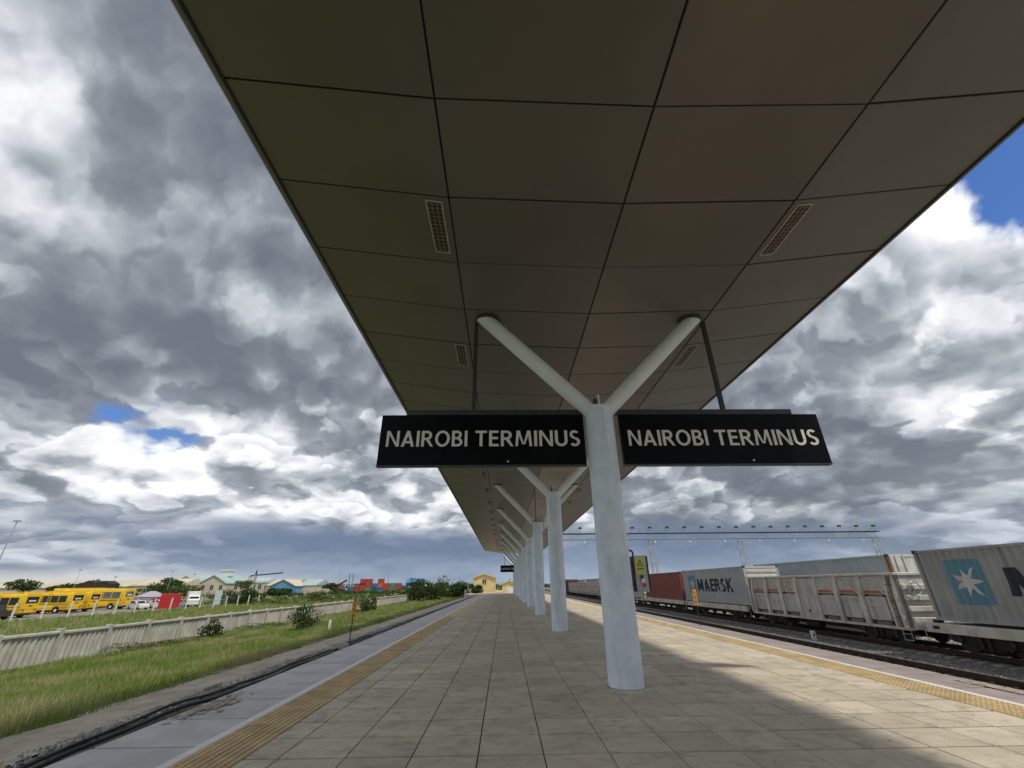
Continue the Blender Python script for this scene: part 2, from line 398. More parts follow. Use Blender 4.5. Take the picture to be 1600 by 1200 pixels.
M_RAILTOP = mat('rail_top', (.42, .40, .38), (.30, .28, .26), .3, 8, metal=.7)
M_SLEEPER = mat('sleeper_concrete', (.52, .48, .42), (.40, .365, .31), .85, 3, 6, objrand=.18, bump=.003, bscale=50)
M_BLACKRUB = mat('black_cable', (.012, .012, .013), None, .5, 3)
M_UNDER = mat('wagon_underframe', (.022, .020, .018), (.035, .030, .026), .8, 5)
M_WHEEL = mat('wheel_steel', (.045, .036, .030), (.03, .025, .022), .6, 5)
M_WAGON = mat('wagon_grey', (.60, .60, .585), (.50, .49, .465), .6, 1.3, 7, streak=(3.2, 3.2, .35), streak_amt=.62)
M_WAGDARK = mat('wagon_gap_shade', (.27, .25, .22), (.20, .185, .16), .75, 2.2, 7)  # wall behind doors and panels, coloured dark to paint the shadow gaps
M_WAGRIB = mat('wagon_rib', (.74, .72, .67), (.56, .53, .47), .65, 2.2, 7, streak=(4, 4, .5), streak_amt=.45)
M_WAGBRN = mat('wagon_dirty', (.40, .34, .27), (.46, .44, .40), .7, 1.2, 7, streak=(3, 3, .4), streak_amt=.5)
M_SILL = mat('flat_wagon_sill', (.76, .72, .62), (.60, .56, .48), .6, 1.4, 7, streak=(3, 3, 1), streak_amt=.3)
M_ORANGE = mat('orange_stripe', (.56, .15, .05), (.44, .12, .05), .6, 5)
M_CGREY = mat('container_grey', (.42, .435, .43), (.35, .36, .355), .55, .9, 7, streak=(1.5, 3.5, .25), streak_amt=.55)
M_CGREY2 = mat('container_grey_light', (.45, .49, .52), (.40, .435, .46), .55, .9, 7, streak=(1.5, 2.5, .25), streak_amt=.15)
M_CSTAR = mat('container_logo_blue', (.12, .30, .41), (.16, .31, .40), .6, 2, 7, streak=(1.5, 4, .3), streak_amt=.3)
M_CWHITE = mat('container_white', (.70, .69, .66), (.58, .56, .52), .6, 2, 6, streak=(3, 3, .4), streak_amt=.25)
M_CNAVY = mat('container_lettering', (.020, .030, .042), (.035, .045, .055), .6, 3)
M_CBROWN = mat('container_brown', (.30, .105, .080), (.24, .085, .065), .6, 1.0, 6, streak=(1.5, 3, .3), streak_amt=.25)
M_CRED = mat('container_red', (.42, .07, .05), (.34, .06, .045), .6, 1.0, 6)
M_CBLUE = mat('container_blue', (.05, .16, .42), (.05, .13, .34), .6, 1.0)
M_CGREEN = mat('container_green', (.10, .26, .17), (.08, .20, .14), .6, 1.0)
M_CORANGE = mat('container_orange', (.50, .16, .06), (.42, .13, .05), .6, 1.0)
M_RUST = mat('rust', (.26, .11, .045), (.16, .07, .035), .85, 5)
M_YELLOW = mat('bus_yellow', (.86, .56, .02), (.80, .50, .02), .38, 1.0, 4, spec=.5)
M_GLASS = mat('dark_glass', (.022, .026, .032), (.03, .034, .04), .08, .8, 3, spec=.6)
M_GLASSP = mat('pale_glass', (.16, .19, .22), (.10, .12, .14), .12, .9, 3, spec=.6)
M_TYRE = mat('tyre', (.015, .015, .015), None, .9)
M_WHITE = mat('white_paint', (.74, .74, .73), (.66, .66, .64), .45, 2)
M_REDP = mat('red_panel', (.55, .03, .035), (.48, .025, .03), .5, 2)
M_REDL = mat('red_lamp', (.55, .04, .02), None, .3, 5)
M_SIGNY = mat('warning_yellow', (.55, .58, .16), (.50, .53, .16), .5, 4)
M_MARKO = mat('marker_orange', (.72, .34, .05), (.66, .30, .05), .6, 4)
M_CABGREY = mat('cabinet_grey', (.42, .42, .41), (.36, .36, .35), .45, 3)
M_GALV = mat('galvanised', (.50, .52, .54), (.40, .42, .44), .45, 3, metal=.4)
M_WALLC = mat('wall_concrete', (.52, .495, .45), (.40, .38, .345), .9, 1.1, 7, objrand=.14, streak=(2, 2, .5), streak_amt=.3, bump=.005, bscale=25)
M_HOUSEY = mat('house_yellow', (.70, .56, .26), (.64, .51, .24), .8, .5)
M_CREAM = mat('cream_wall', (.58, .52, .42), (.50, .45, .37), .85, .2)
M_CREAMR = mat('cream_roof', (.55, .48, .34), (.62, .56, .42), .6, .08)
M_TEALR = mat('teal_roof', (.34, .46, .46), (.42, .52, .52), .6, .1)
M_BLUER = mat('blue_roof', (.10, .26, .50), (.14, .32, .55), .5, .1)
M_BARK = mat('bark', (.11, .08, .055), (.07, .05, .035), .9, 6)
M_TARP = mat('black_tarpaulin', (.018, .018, .019), (.03, .03, .03), .6, 2)
M_LEAF = mat_leaf('leaf_dark', (.030, .060, .018), (.075, .120, .030), (.045, .075, .025), .5)
M_LEAF2 = mat_leaf('leaf_mid', (.055, .095, .022), (.115, .165, .040), (.16, .16, .06), .6)
M_GRASS = mat_leaf('grass_blade', (.125, .215, .036), (.235, .320, .070), (.44, .37, .22), .55)
M_VERGE = mat_ground('verge_soil', [(.11, .145, .04), (.16, .19, .065), (.25, .215, .12)], (.4, 2.5), .05, 9)
M_FIELD = mat_ground('field', [(.11, .165, .045), (.18, .22, .075), (.25, .23, .12), (.08, .12, .045)], (.06, .5, .02), .1, 3)
M_DIRT = mat_ground('dirt', [(.55, .475, .385), (.45, .385, .31), (.32, .27, .215), (.62, .545, .44)], (.5, 3, 1.2), .03, 14)
M_GRAVEL = mat_ground('gravel', [(.22, .225, .20), (.32, .32, .285), (.12, .125, .11)], (6, 22), .04, 30)
M_LOT = mat_ground('lot', [(.34, .30, .25), (.28, .25, .21), (.22, .20, .17)], (.1, .8), .03, 8)

# ================================================================== GROUND
def zverge(x): return float(np.interp(x, [-23.7, -14, -9.2, -7.6, -6.2], [-1.48, -.80, -.42, -.36, -.36]))
tag(link('ground', MB().add([(-3000,-600,-1.56),(9.2,-600,-1.56),(9.2,6000,-1.56),(-3000,6000,-1.56)], [(0,1,2,3)]), M_FIELD), kind='structure')
tag(link('far_ground', MB().add([(60,-600,-1.0),(3000,-600,-1.0),(3000,6000,-1.0),(60,6000,-1.0)], [(0,1,2,3)]), M_FIELD), kind='structure')
tag(link('end_ground', MB().add([(-14,126.02,-.22),(9.2,126.02,-.22),(9.2,215,-.25),(-14,215,-.25)], [(0,1,2,3)]), M_DIRT), kind='structure')

def grid_sheet(name, xs, ys, zf, m, amp):
    xs = np.array(xs); ys = np.array(ys); nx, ny = len(xs), len(ys); v = []
    for y in ys:
        for x in xs: v.append((x + random.uniform(-amp, amp)*1.2, y, zf(x) + random.uniform(-amp, amp)))
    f = [(j*nx+i, j*nx+i+1, (j+1)*nx+i+1, (j+1)*nx+i) for j in range(ny-1) for i in range(nx-1)]
    return link(name, MB().add(v, f), m, smooth=True)
ysn = list(np.arange(2, 40, .5)) + list(np.arange(40, 127, 2.0))
tag(grid_sheet('verge', np.arange(-24.3, -8.3, .8), ysn, lambda x: zverge(x)-.02, M_VERGE, .03), kind='structure')
tag(grid_sheet('dirt_path', np.arange(-9.7, -7.4, .28), ysn, lambda x: zverge(x)+.02-.09*max(0, (-8.9-x)), M_DIRT, .018), kind='structure')
tag(grid_sheet('gutter', np.arange(-7.75, -5.6, .16), ysn, lambda x: -.36 if x < -7.3 else -.42, M_GRAVEL, .022), kind='structure')
tag(link('bus_lot', MB().box(-110, -61.8, 50, 118, -1.7, -1.50), M_LOT), kind='structure')

# gravel lumps beside the cable
def stones(name, n, xf, yf, zf, size, m, parent=None):
    base = np.array([(1,0,0),(-1,0,0),(0,1,0),(0,-1,0),(0,0,1),(0,0,-1)], float)
    tri = [(0,2,4),(2,1,4),(1,3,4),(3,0,4),(2,0,5),(1,2,5),(3,1,5),(0,3,5)]
    v = np.zeros((n, 6, 3)); 
    for i in range(n):
        a = random.uniform(0, 6.28); c, s = math.cos(a), math.sin(a)
        sc = np.array([random.uniform(.6, 1.3), random.uniform(.6, 1.3), random.uniform(.5, 1.0)])*size*random.uniform(.6, 1.3)
        p = base*sc + np.array([[random.uniform(-.25, .25)*size for _ in range(3)] for _ in range(6)])
        p = p @ np.array([[c, s, 0], [-s, c, 0], [0, 0, 1]])
        v[i] = p + (xf(), yf(), 0)
        v[i, :, 2] += zf(v[i, 0, 0]) 
    me = bpy.data.meshes.new(name); f = [tuple(np.array(t)+6*i) for i in range(n) for t in tri]
    me.from_pydata(v.reshape(-1, 3).tolist(), [], f)
    o = link(name, me, m, parent); o['kind'] = 'stuff'; return o
M_STONE = mat('ballast_stone', (.30, .295, .28), (.18, .175, .165), .9, 2, island=.7)
M_STONEG = mat('gutter_stone', (.36, .365, .34), (.25, .255, .235), .9, 2, island=.7)
tag(stones('gravel', 3000, lambda: random.uniform(-7.72, -7.28), lambda: 3+42*random.random()**1.5, lambda x: -.35, .045, M_STONEG), 'loose grey gravel strip beside the black cables', 'gravel')

# black cables lying along the platform foot
for i, (x0, r, amp) in enumerate(((-7.00, .036, .06), (-7.14, .028, .09))):
    pts = []; ph = random.random()*6
    for j in range(230):
        y = 2 + j*.5
        pts.append((x0 + amp*math.sin(y*.55+ph) + .05*math.sin(y*.21+2*ph) + random.uniform(-.01, .01), y, -.365 + .035*math.sin(y*.9+ph) + .02*math.sin(y*2.3) + (.06 if i else 0)))
    tag(link('cable', MB().path(pts, r, 6), M_BLACKRUB, smooth=True),
        ['thick black cable lying at the foot of the platform edge', 'thinner black cable snaking on the gravel side of the thick one'][i], 'cable')
# pale concrete bits by the cable
for (x, y, sx, sy) in ((-7.75, 13.6, .12, .42), (-7.62, 18.6, .2, .5)):
    tag(link('concrete_slab', MB().bevbox(-sx, sx, -sy, sy, -.02, .05, .015), M_SLEEPER, loc=(x, y, -.31)), 'small pale concrete slab lying on gravel beside cables', 'slab', 'concrete slabs beside the cables')
mh = thing('manhole', (-7.35, 21.9, -.38), 'round concrete manhole ring at the foot of the orange marker', 'manhole')
link('ring', MB().tube((0,0,0), (0,0,.13), .55, .5, 20), M_SLEEPER, mh); link('cover', MB().tube((0,0,.13), (0,0,.15), .36, .36, 18), M_CONC, mh)

# ================================================================== PLATFORM
XL, XR = -5.86, 10.58
TX0, TX1 = -3.45, 8.45
T, TYS = 0.88, 0.84
Y0P, Y1P = -14.0, 126.0
plat = link('platform', MB().box(XL+.05, XR-.05, Y0P, Y1P, -.6, -.045), M_GROUT); plat['kind'] = 'structure'
xs = [TX0] + [-2.112 + T*n for n in range(-1, 13)]
tile_cells = []
ny = int((Y1P-Y0P)/TYS)
g = .009; gy_ = .030
shared = {}
def tile_mesh(w):
    k = round(w, 3)
    if k not in shared:
        me = MB().bevbox(-w/2+g, w/2-g, -TYS/2+gy_, TYS/2-gy_, -.045, 0, .006).mesh('paving_tile'); me.materials.append(M_TILE); shared[k] = me
    return shared[k]
rest = MB(); nt = 0
cells = []
for j in range(ny):
    yc = Y0P + 1.08 + (j+.5)*TYS
    if yc + TYS/2 > Y1P: break
    for i in range(len(xs)-1): cells.append((yc, (xs[i]+xs[i+1])/2, xs[i+1]-xs[i]))
near = sorted([c for c in cells if c[0] > 6.3], key=lambda c: c[0])[:292]
nears = set(near)
for c in cells:
    dz = random.uniform(-.0015, .0015)
    if c in nears: link('paving_tile', tile_mesh(c[2]), None, plat, (c[1], c[0], dz))
    else: rest.bevbox(c[1]-c[2]/2+g, c[1]+c[2]/2-g, c[0]-TYS/2+gy_, c[0]+TYS/2-gy_, -.045, dz, .006)
o = link('paving', rest, M_TILE, plat); o['kind'] = 'stuff'
# yellow tactile strips: two tiles wide, raised bars
tw = .40
bm_ = MB().box(-tw/2+.004, tw/2-.004, -tw/2+.004, tw/2-.004, -.045, .001)
for a in range(4):
    for b in range(4):
        cx, cy = -tw/2+tw*(a+.5)/4, -tw/2+tw*(b+.5)/4
        bm_.bevbox(cx-.022, cx+.022, cy-.040, cy+.040, .0, .011, .006)
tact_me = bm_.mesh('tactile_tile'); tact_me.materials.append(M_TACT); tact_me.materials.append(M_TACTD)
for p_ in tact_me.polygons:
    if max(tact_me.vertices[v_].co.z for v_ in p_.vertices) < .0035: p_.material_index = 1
plain = MB()
for xa in (TX0-.80, TX1):
    for j in range(int((Y1P-Y0P)/tw)):
        yc = Y0P + (j+.5)*tw
        for i in range(2):
            xc = xa + (i+.5)*tw
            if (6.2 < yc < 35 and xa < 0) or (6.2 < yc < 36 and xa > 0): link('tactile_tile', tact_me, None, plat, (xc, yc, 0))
            else: plain.bevbox(xc-tw/2+.004, xc+tw/2-.004, yc-tw/2+.004, yc+tw/2-.004, -.045, .003, .003)
o = link('tactile_paving', plain, M_TACT, plat); o['kind'] = 'stuff'
# white lines and edge slabs
WL = {}
for nm, xa, xb in (('white_line', TX0-.96, TX0-.805), ('white_line', TX1+.805, TX1+.93)):
    link(nm, MB().box(xa, xb, Y0P, Y1P, -.045, .004), M_LINE, plat)
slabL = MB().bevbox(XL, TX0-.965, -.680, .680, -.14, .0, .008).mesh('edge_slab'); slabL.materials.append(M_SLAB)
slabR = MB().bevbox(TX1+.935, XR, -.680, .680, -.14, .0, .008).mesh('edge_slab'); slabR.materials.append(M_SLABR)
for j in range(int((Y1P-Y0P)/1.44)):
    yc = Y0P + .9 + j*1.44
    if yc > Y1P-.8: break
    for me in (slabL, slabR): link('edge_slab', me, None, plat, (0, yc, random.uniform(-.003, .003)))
M_SANDP = mat('sand_patch', (.50, .42, .32), (.40, .33, .25), .95, 4, bump=.004)
def patch(x0, x1, y0, y1):
    mb = MB()
    for j in range(150):
        cx, cy = random.gauss((x0+x1)/2-.1, (x1-x0)*.24), random.gauss((y0+y1)/2, (y1-y0)*.22); r = random.uniform(.015, .07)
        ring = []
        for i in range(9):
            t = 2*math.pi*i/9; q = r*random.uniform(.5, 1.0)
            ring.append((min(max(cx+q*math.cos(t), x0), x1), cy+2.2*q*math.sin(t), .0075+.0001*j))
        mb.add(ring, [tuple(range(9))])
    o = link('sand_patch', mb, M_SANDP, plat); o['kind'] = 'stuff'
patch(-5.82, -5.15, 9.0, 11.4); patch(XR-.45, XR-.03, 9.8, 11.2)
side = MB().box(XL+.02, XL+.1, Y0P, Y1P, -.9, -.141).box(XR-.1, XR-.02, Y0P, Y1P, -.9, -.141); link('edge_wall', side, M_CONC, plat)
link('end_wall', MB().box(XL, XR, Y1P, Y1P+.2, -.9, -.03), M_CONC, plat)

# ================================================================== CANOPY
CX = 2.60
SX = [-4.909, -1.186, 2.586, 6.365, 10.041]; SZ = [10.125, 9.60, 9.445, 9.575, 10.09]
def canopy_z(x): return float(np.interp(x, SX, SZ))
CY0, CY1, CDY = 4.538, 120.2, 2.062
canopy = thing('station_canopy', (0, 0, 0), 'long winged platform canopy with brown panelled underside', 'canopy')
GP = .017
rows = []
y = CY0 - 9*CDY
while y < CY1-.3: rows.append((y, min(y+CDY, CY1))); y += CDY
for i in range(4):
    x0, x1, z0, z1 = SX[i]+GP, SX[i+1]-GP, SZ[i], SZ[i+1]
    me = None
    for (ya, yb) in rows:
        if yb-ya < CDY-.01 or me is None:
            L = yb-ya; b = .012
            m_ = MB()
            vs = [(x0+b,GP+b,z0),(x1-b,GP+b,z1),(x1-b,L-GP-b,z1),(x0+b,L-GP-b,z0),
                  (x0,GP,z0+b),(x1,GP,z1+b),(x1,L-GP,z1+b),(x0,L-GP,z0+b),
                  (x0,GP,z0+.04),(x1,GP,z1+.04),(x1,L-GP,z1+.04),(x0,L-GP,z0+.04)]
            fs = [(0,1,2,3),(8,11,10,9)]
            for q in range(4):
                r_ = (q+1) % 4; fs += [(q,q+4,r_+4,r_),(q+4,q+8,r_+8,r_+4)]
            mm = m_.add(vs, fs).mesh('soffit_panel'); mm.materials.append(M_SOFFIT)
            if L > CDY-.01: me = mm
            link('soffit_panel', mm, None, canopy, (0, ya, 0))
        else: link('soffit_panel', me, None, canopy, (0, ya, random.uniform(-.002, .002))).rotation_euler.x = random.uniform(-.0010, .0010)
ya, yb = rows[0][0], CY1
prof = [(SX[i], SZ[i]+.045) for i in range(5)]
deck = prof + [(x, z+.42 + (.25 if abs(x-CX) < 4 else 0)) for x, z in reversed(prof)]
link('roof_deck', MB().prism(deck, 'y', ya+.02, yb), M_ROOF, canopy)
link('seam_backing', MB().add([(x, y_, z-.012) for y_ in (ya+.03, yb-.03) for x, z in prof], [(i, i+1, i+6, i+5) for i in range(4)]), M_DARK, canopy)
for s, (xe, ze) in ((-1, (SX[0], SZ[0])), (1, (SX[4], SZ[4]))):
    link('fascia', MB().prism([(xe, ze-.012), (xe+s*.14, ze+.015), (xe+s*.20, ze+.08), (xe+s*.20, ze+.5), (xe, ze+.5)], 'y', ya, yb+.02), M_FASCIA, canopy)
    link('drip_edge', MB().box(min(xe, xe+s*.02)-.006, max(xe, xe+s*.02)+.006, ya, yb, ze-.035, ze-.013), M_STEELD, canopy)
for (e, yy) in ((0, yb+.003), (1, ya-.09)):
    link('end_fascia', MB().prism([(x, z-.03) for x, z in prof] + [(x, z+.5) for x, z in reversed(prof)], 'y', yy, yy+.09), M_FASCIA, canopy)

# recessed louvre lights in two rows
def make_light(side, yb_):
    xs_ = -1.525 if side < 0 else 6.685
    sl = math.atan2(canopy_z(xs_+.1)-canopy_z(xs_-.1), .2)
    t = thing('ceiling_light', (xs_, yb_, canopy_z(xs_)-.003), 'recessed louvred light in canopy row on the %s side' % ('grass verge' if side < 0 else 'freight train'), 'ceiling light', 'canopy lights on the %s side' % ('verge' if side < 0 else 'train'))
    t.rotation_euler = (0, -sl, 0)
    w, L = .19, .80
    fr = MB().box(-w, w, -L, -L+.03, -.022, 0).box(-w, w, L-.03, L, -.022, 0).box(-w, -w+.03, -L+.03, L-.03, -.022, 0).box(w-.03, w, -L+.03, L-.03, -.022, 0)
    link('frame', fr, M_LFRAME, t)
    link('reflector', MB().box(-w+.03, w-.03, -L+.03, L-.03, -.004, -.001), M_LBACK, t)
    lv = MB()
    for x in (-.055, .055): lv.box(x-.008, x+.008, -L+.03, L-.03, -.020, -.005)
    for i in range(13):
        y_ = -L+.03 + (i+.5)*(2*L-.06)/13; lv.box(-w+.03, w-.03, y_-.006, y_+.006, -.018, -.006)
    link('louvre', lv, M_LLOUV, t)
    return t
M_LFRAME = mat('light_frame', (.46, .44, .38), None, .5); M_LBACK = mat('light_reflector', (.07, .045, .03), (.05, .034, .024), .5, 20); M_LLOUV = mat('light_louvre', (.28, .23, .17), None, .4)
ORD = 'first second third fourth fifth sixth seventh eighth ninth tenth eleventh twelfth thirteenth fourteenth fifteenth sixteenth seventeenth'.split()
LP = {}
for side in (-1, 1):
    for n in range(0, 18):
        y_ = 7.52 + 6.1435*n
        if n == 0: LP[side] = make_light(side, y_)
        else: c = copy_tree(LP[side]); c.location.y = y_
        (LP[side] if n == 0 else c)['label'] = 'louvred canopy light %s on the %s side' % ('just before the signs' if n == 0 else ORD[n-1]+' beyond the signs', 'verge' if side < 0 else 'train')

# ------------------------------------------------------------------ columns
CSP = 12.287; CY = 11.22; CCX = 2.68; CR = .385; CTOP = 6.50
def make_column():
    t = thing('canopy_column', (CCX, CY, 0), 'white', 'column')
    sh = MB(); n = 40; zs = [0.012, 1.0, 2.2, 3.4, 4.6, CTOP]
    vs = [(CR*math.cos(2*math.pi*i/n), CR*math.sin(2*math.pi*i/n), z) for z in zs for i in range(n)]
    fs = [(a*n+i, a*n+(i+1) % n, (a+1)*n+(i+1) % n, (a+1)*n+i) for a in range(len(zs)-1) for i in range(n)] + [tuple((len(zs)-1)*n+i for i in range(n))]
    sh.add(vs, fs)
    link('shaft', sh, M_COLUMN, t, smooth=True)
    link('base_ring', MB().tube((0,0,.0), (0,0,.012), CR+.035, CR+.03, 40), M_CONC, t, smooth=True)
    link('collar', MB().tube((0,0,CTOP-.02), (0,0,CTOP+.045), CR+.018, CR+.018, 40), M_ARM, t, smooth=True)
    for s in (-1, 1):
        top = (s*3.36, 0, canopy_z(CCX+s*3.36)+.1)
        a = link('arm', MB().tube((s*.10, 0, CTOP-.15), top, .218, .218, 28), M_ARM, t, smooth=True)
        zf = canopy_z(CCX+s*3.30)
        link('arm_flange', MB().tube((s*3.16, 0, zf-.05), (s*3.16, 0, zf+.03), .36, .36, 26), M_STEELD, a, smooth=True)
        link('clip', MB().cbox((s*1.9, -.02, CTOP+1.45), (.035, .03, .05)), M_STEELD, a)
    link('gusset_plate', MB().box(-.018, .018, -.2, .2, CTOP+.04, CTOP+.42), M_ARM, t)
    link('gusset_plate', MB().box(-.10, -.07, -.12, .12, CTOP+.04, CTOP+.36), M_STEELD, t)
    return t
col0 = make_column()
columns = [col0]
col0['label'] = 'pale blue-white Y-shaped column standing between the two NAIROBI TERMINUS signs'; 
for n in range(1, 10):
    c = copy_tree(col0); c.location.y = CY + n*CSP; columns.append(c)
    c['label'] = {1: 'Y-shaped canopy column next after the one between the signs', 2: 'Y-shaped column with loudspeaker bracket at its fork'}.get(n, 'Y-shaped canopy column, %s beyond the column with the loudspeaker bracket' % ORD[max(n-3, 0)])
for c in columns: c['group'] = 'canopy columns in a row'

# ------------------------------------------------------------------ name signs
def make_sign(x0, x1, label, rodx, beam0, beam1, yf=11.30, rodtop=None):
    t = thing('station_sign', ((x0+x1)/2, yf, 4.97), label, 'sign'); cx = (x0+x1)/2
    w = (x1-x0)/2
    b = link('board', MB().bevbox(-w, w, 0, .16, 0, 1.44, .012), M_BLACK, t)
    link('edge_trim', MB().box(-w-.012, w+.012, -.012, .172, -.03, -.0005), M_STEELD, t)
    for wd, x_, wd_w in (('NAIROBI', 0, 2.22), ('TERMINUS', 2.44, 2.89)):
        me = lettering(wd, wd_w, .45, 0, .010, t=.168, gap=.13); me.materials.append(M_LETTER)
        link('lettering', me, None, t, (-w+.19+x_, -.001, .515))
    link('hanging_beam', MB().box(beam0-cx, beam1-cx, .02, .15, 1.445, 1.60), M_STEELD, t)
    link('hanger_rod', MB().box(rodx-cx-.055, rodx-cx+.055, .03, .14, 1.601, (rodtop or 9.55)-4.97), M_STEELD, t)
    link('bolt', MB().tube((.7, -.02, .09), (.7, .0, .09), .03, .03, 8), M_GALV, t)
    return t
make_sign(-3.42, 2.24, 'black NAIROBI TERMINUS sign hung on the grass verge side of the nearest column', -.86, -2.75, CCX-CR-.02)
make_sign(3.27, 8.97, 'black NAIROBI TERMINUS sign hung on the freight train side of the nearest column', 6.35, CCX+CR+.02, 8.29)
make_sign(-.95, 4.75, 'small-looking NAIROBI TERMINUS sign hung at the far end of the canopy', .18, -.9, 4.7, yf=119.2, rodtop=9.5)

# loudspeaker bracket on the third column
ls = thing('loudspeaker', (CCX, CY+2*CSP-.3, 6.6), 'grey loudspeaker with bracket and thin drop pole at a column fork', 'loudspeaker')
link('drop_pole', MB().tube((-.15,0,.0), (-.15,0,2.95), .03, .03, 8), M_STEELD, ls)
link('bracket', MB().box(-.45, .5, -.03, .03, -.05, .0).box(-.45, -.4, -.03, .03, -.9, -.05).box(.45, .5, -.03, .03, -.9, -.05), M_CABGREY, ls)
link('horn', MB().tube((.15,-.1,.2), (.45,-.45,.12), .09, .17, 14), M_CABGREY, ls, smooth=True)
link('camera_housing', MB().bevbox(-.42, -.2, -.35, .05, .08, .24, .03), M_WHITE, ls)

# electrical cabinet on the first column
cb = thing('electrical_cabinet', (CCX+CR+.24, CY+.06, 1.86), 'grey electrical cabinet with yellow warning plate strapped to column', 'cabinet')
link('case', MB().bevbox(-.15, .15, -.12, .14, 0, .80, .015), M_CABGREY, cb)
for s in (-1, 1): link('side_seal', MB().box(s*.168-.016, s*.168+.016, -.13, .14, .01, .79), M_BLACKRUB, cb)
for z_ in (.15, .6): link('mounting_bracket', MB().box(-.25, -.185, -.03, .10, z_, z_+.04), M_STEELD, cb)
pl = link('warning_plate', MB().box(-.135, .115, -.134, -.1205, .37, .785), M_SIGNY, cb)
tri = MB()
def tri_frame(mb, cx, cz, s, y, w):
    P = [(cx-s, cz), (cx+s, cz), (cx, cz+s*1.72)]
    c = (cx, cz+s*.575)
    Q = [(c[0]+(p[0]-c[0])*(1-w), c[1]+(p[1]-c[1])*(1-w)) for p in P]
    v = [(p[0], y, p[1]) for p in P] + [(p[0], y, p[1]) for p in Q]
    mb.add(v, [(i, (i+1) % 3, 3+(i+1) % 3, 3+i) for i in range(3)])
tri_frame(tri, -.01, .57, .085, -.1365, .30)
link('triangle_symbol', tri, M_STEELD, pl)
bolt = MB().add([(x-.01, -.1368, z+.585) for x, z in ((.005,.085),(-.022,.04),(-.002,.042),(-.012,.0),(.024,.052),(.004,.05))], [(0,1,2,3,4,5)])
link('flash_symbol', bolt, M_STEELD, pl)
for r_, tx in enumerate(('DANGER',)):
    me = lettering(tx, .17, .035, .01, 0); me.materials.append(M_STEELD); link('lettering', me, None, pl, (-.09, -.1372, .49))
link('hasp', MB().box(-.03, .02, -.15, -.1205, .27, .37), M_BLACKRUB, cb)
link('padlock', MB().bevbox(-.02, .06, -.16, -.1205, .20, .29, .008), M_WHITE, cb)
link('label_plate', MB().box(-.01, .07, -.128, -.1205, .10, .19), M_REDP, cb)
cpts = [(-.12, 0, .80), (-.12, 0, .88), (-.15, 0, .92), (-.20, 0, .93), (-.27, .02, .93)]
link('conduit', MB().path(cpts, .022, 8), M_BLACKRUB, cb, smooth=True)

# orange stop markers
def marker(loc, h, text, label, lean):
    t = thing('stop_marker', loc, label, 'marker', 'orange stop markers')
    link('post', MB().tube((0,0,0), (lean*.4,0,h-.72), .024, .024, 8), M_STEELD, t)
    p = link('plate', MB().bevbox(-.105+lean, .105+lean, -.02, .02, h-.75, h, .01), M_MARKO, t)
    link('cap', MB().prism([(-.085+lean, h), (.085+lean, h), (.04+lean, h+.09), (-.04+lean, h+.09)], 'y', -.015, .015), M_RUST, p)
    for i, ch in enumerate(text):
        me = lettering(ch, .10 if ch != '1' else .07, .145, .02, 0); me.materials.append(M_BLACKRUB)
        link('lettering', me, None, p, (-.05+lean, -.022, h-.23-i*.235))
marker((-7.25, 23.3, -.36), 1.75, '1SP', 'leaning orange stop marker standing on the manhole beside the grass', .03)
marker((10.28, 25.4, .0), 1.72, 'LSP', 'orange stop marker standing on the platform edge before the train', -.03)
sm_ = thing('white_marker_stub', (15.1, 23.8, -.56), 'short white stub post in the ballast between the tracks', 'marker')
link('post', MB().bevbox(-.09, .09, -.07, .07, 0, .42, .01), M_WHITE, sm_); link('mark', MB().box(-.04, .03, -.074, -.0705, .2, .3), M_STEELD, sm_)

# ================================================================== TRACKS
TZ = -.30
tag(link('ballast_bed', MB().box(10.62, 60.2, -40, 900, -1.6, -.545), M_BALLAST), kind='structure')
SLP = .577
sl_me = MB().add([(-1.3,-.15,-.22),(1.3,-.15,-.22),(1.3,.15,-.22),(-1.3,.15,-.22),(-1.3,-.12,-.03),(-.9,-.12,0),(.9,-.12,0),(1.3,-.12,-.03),(-1.3,.12,-.03),(-.9,.12,0),(.9,.12,0),(1.3,.12,-.03)],
    [(0,3,2,1),(4,5,9,8),(5,6,10,9),(6,7,11,10),(0,1,7,6,5,4),(3,8,9,10,11,2),(0,4,8,3),(1,2,11,7)]).mesh('sleeper'); sl_me.materials.append(M_SLEEPER)
clip_me = MB()
for s in (-1, 1):
    for e in (-1, 1): clip_me.cbox((s*.755+e*.12, 0, .02), (.09, .10, .045))
clip_me = clip_me.mesh('rail_clip'); clip_me.materials.append(M_RAIL)
def track(xc, y_ind0, y_ind1, label):
    t = bpy.data.objects.new('railway_track', None); COL.objects.link(t); t.location = (xc, 0, 0); tag(t, label, None, None, 'structure')
    for s in (-1, 1):
        x = s*.755
        pr_ = [(-.075,-.176),(.075,-.176),(.075,-.165),(.012,-.145),(.012,-.045),(.036,-.035),(.036,-.006),(.028,0),(-.028,0),(-.036,-.006),(-.036,-.035),(-.012,-.045),(-.012,-.145),(-.075,-.165)]
        r_ = link('rail', MB().prism([(x+a, TZ+b) for a, b in pr_], 'y', -30, 900), M_RAIL, t)
        link('rail_head', MB().box(x-.026, x+.026, -30, 900, TZ-.001, TZ+.0015), M_RAILTOP, r_)
    rest_ = MB()
    for j in range(int(420/SLP)):
        y_ = -20 + j*SLP
        if y_ind0 < y_ < y_ind1:
            o = link('sleeper', sl_me, None, t, (0, y_, TZ-.178)); link('rail_clip', clip_me, None, o)
        else: rest_.box(-1.3, 1.3, y_-.13, y_+.13, TZ-.40, TZ-.18)
    o = link('sleepers', rest_, M_SLEEPER, t); o['kind'] = 'stuff'
    return t
X1, X2, X3 = 12.40, 17.45, 21.68
track(X1, 9.5, 60, 'empty railway track beside the platform')
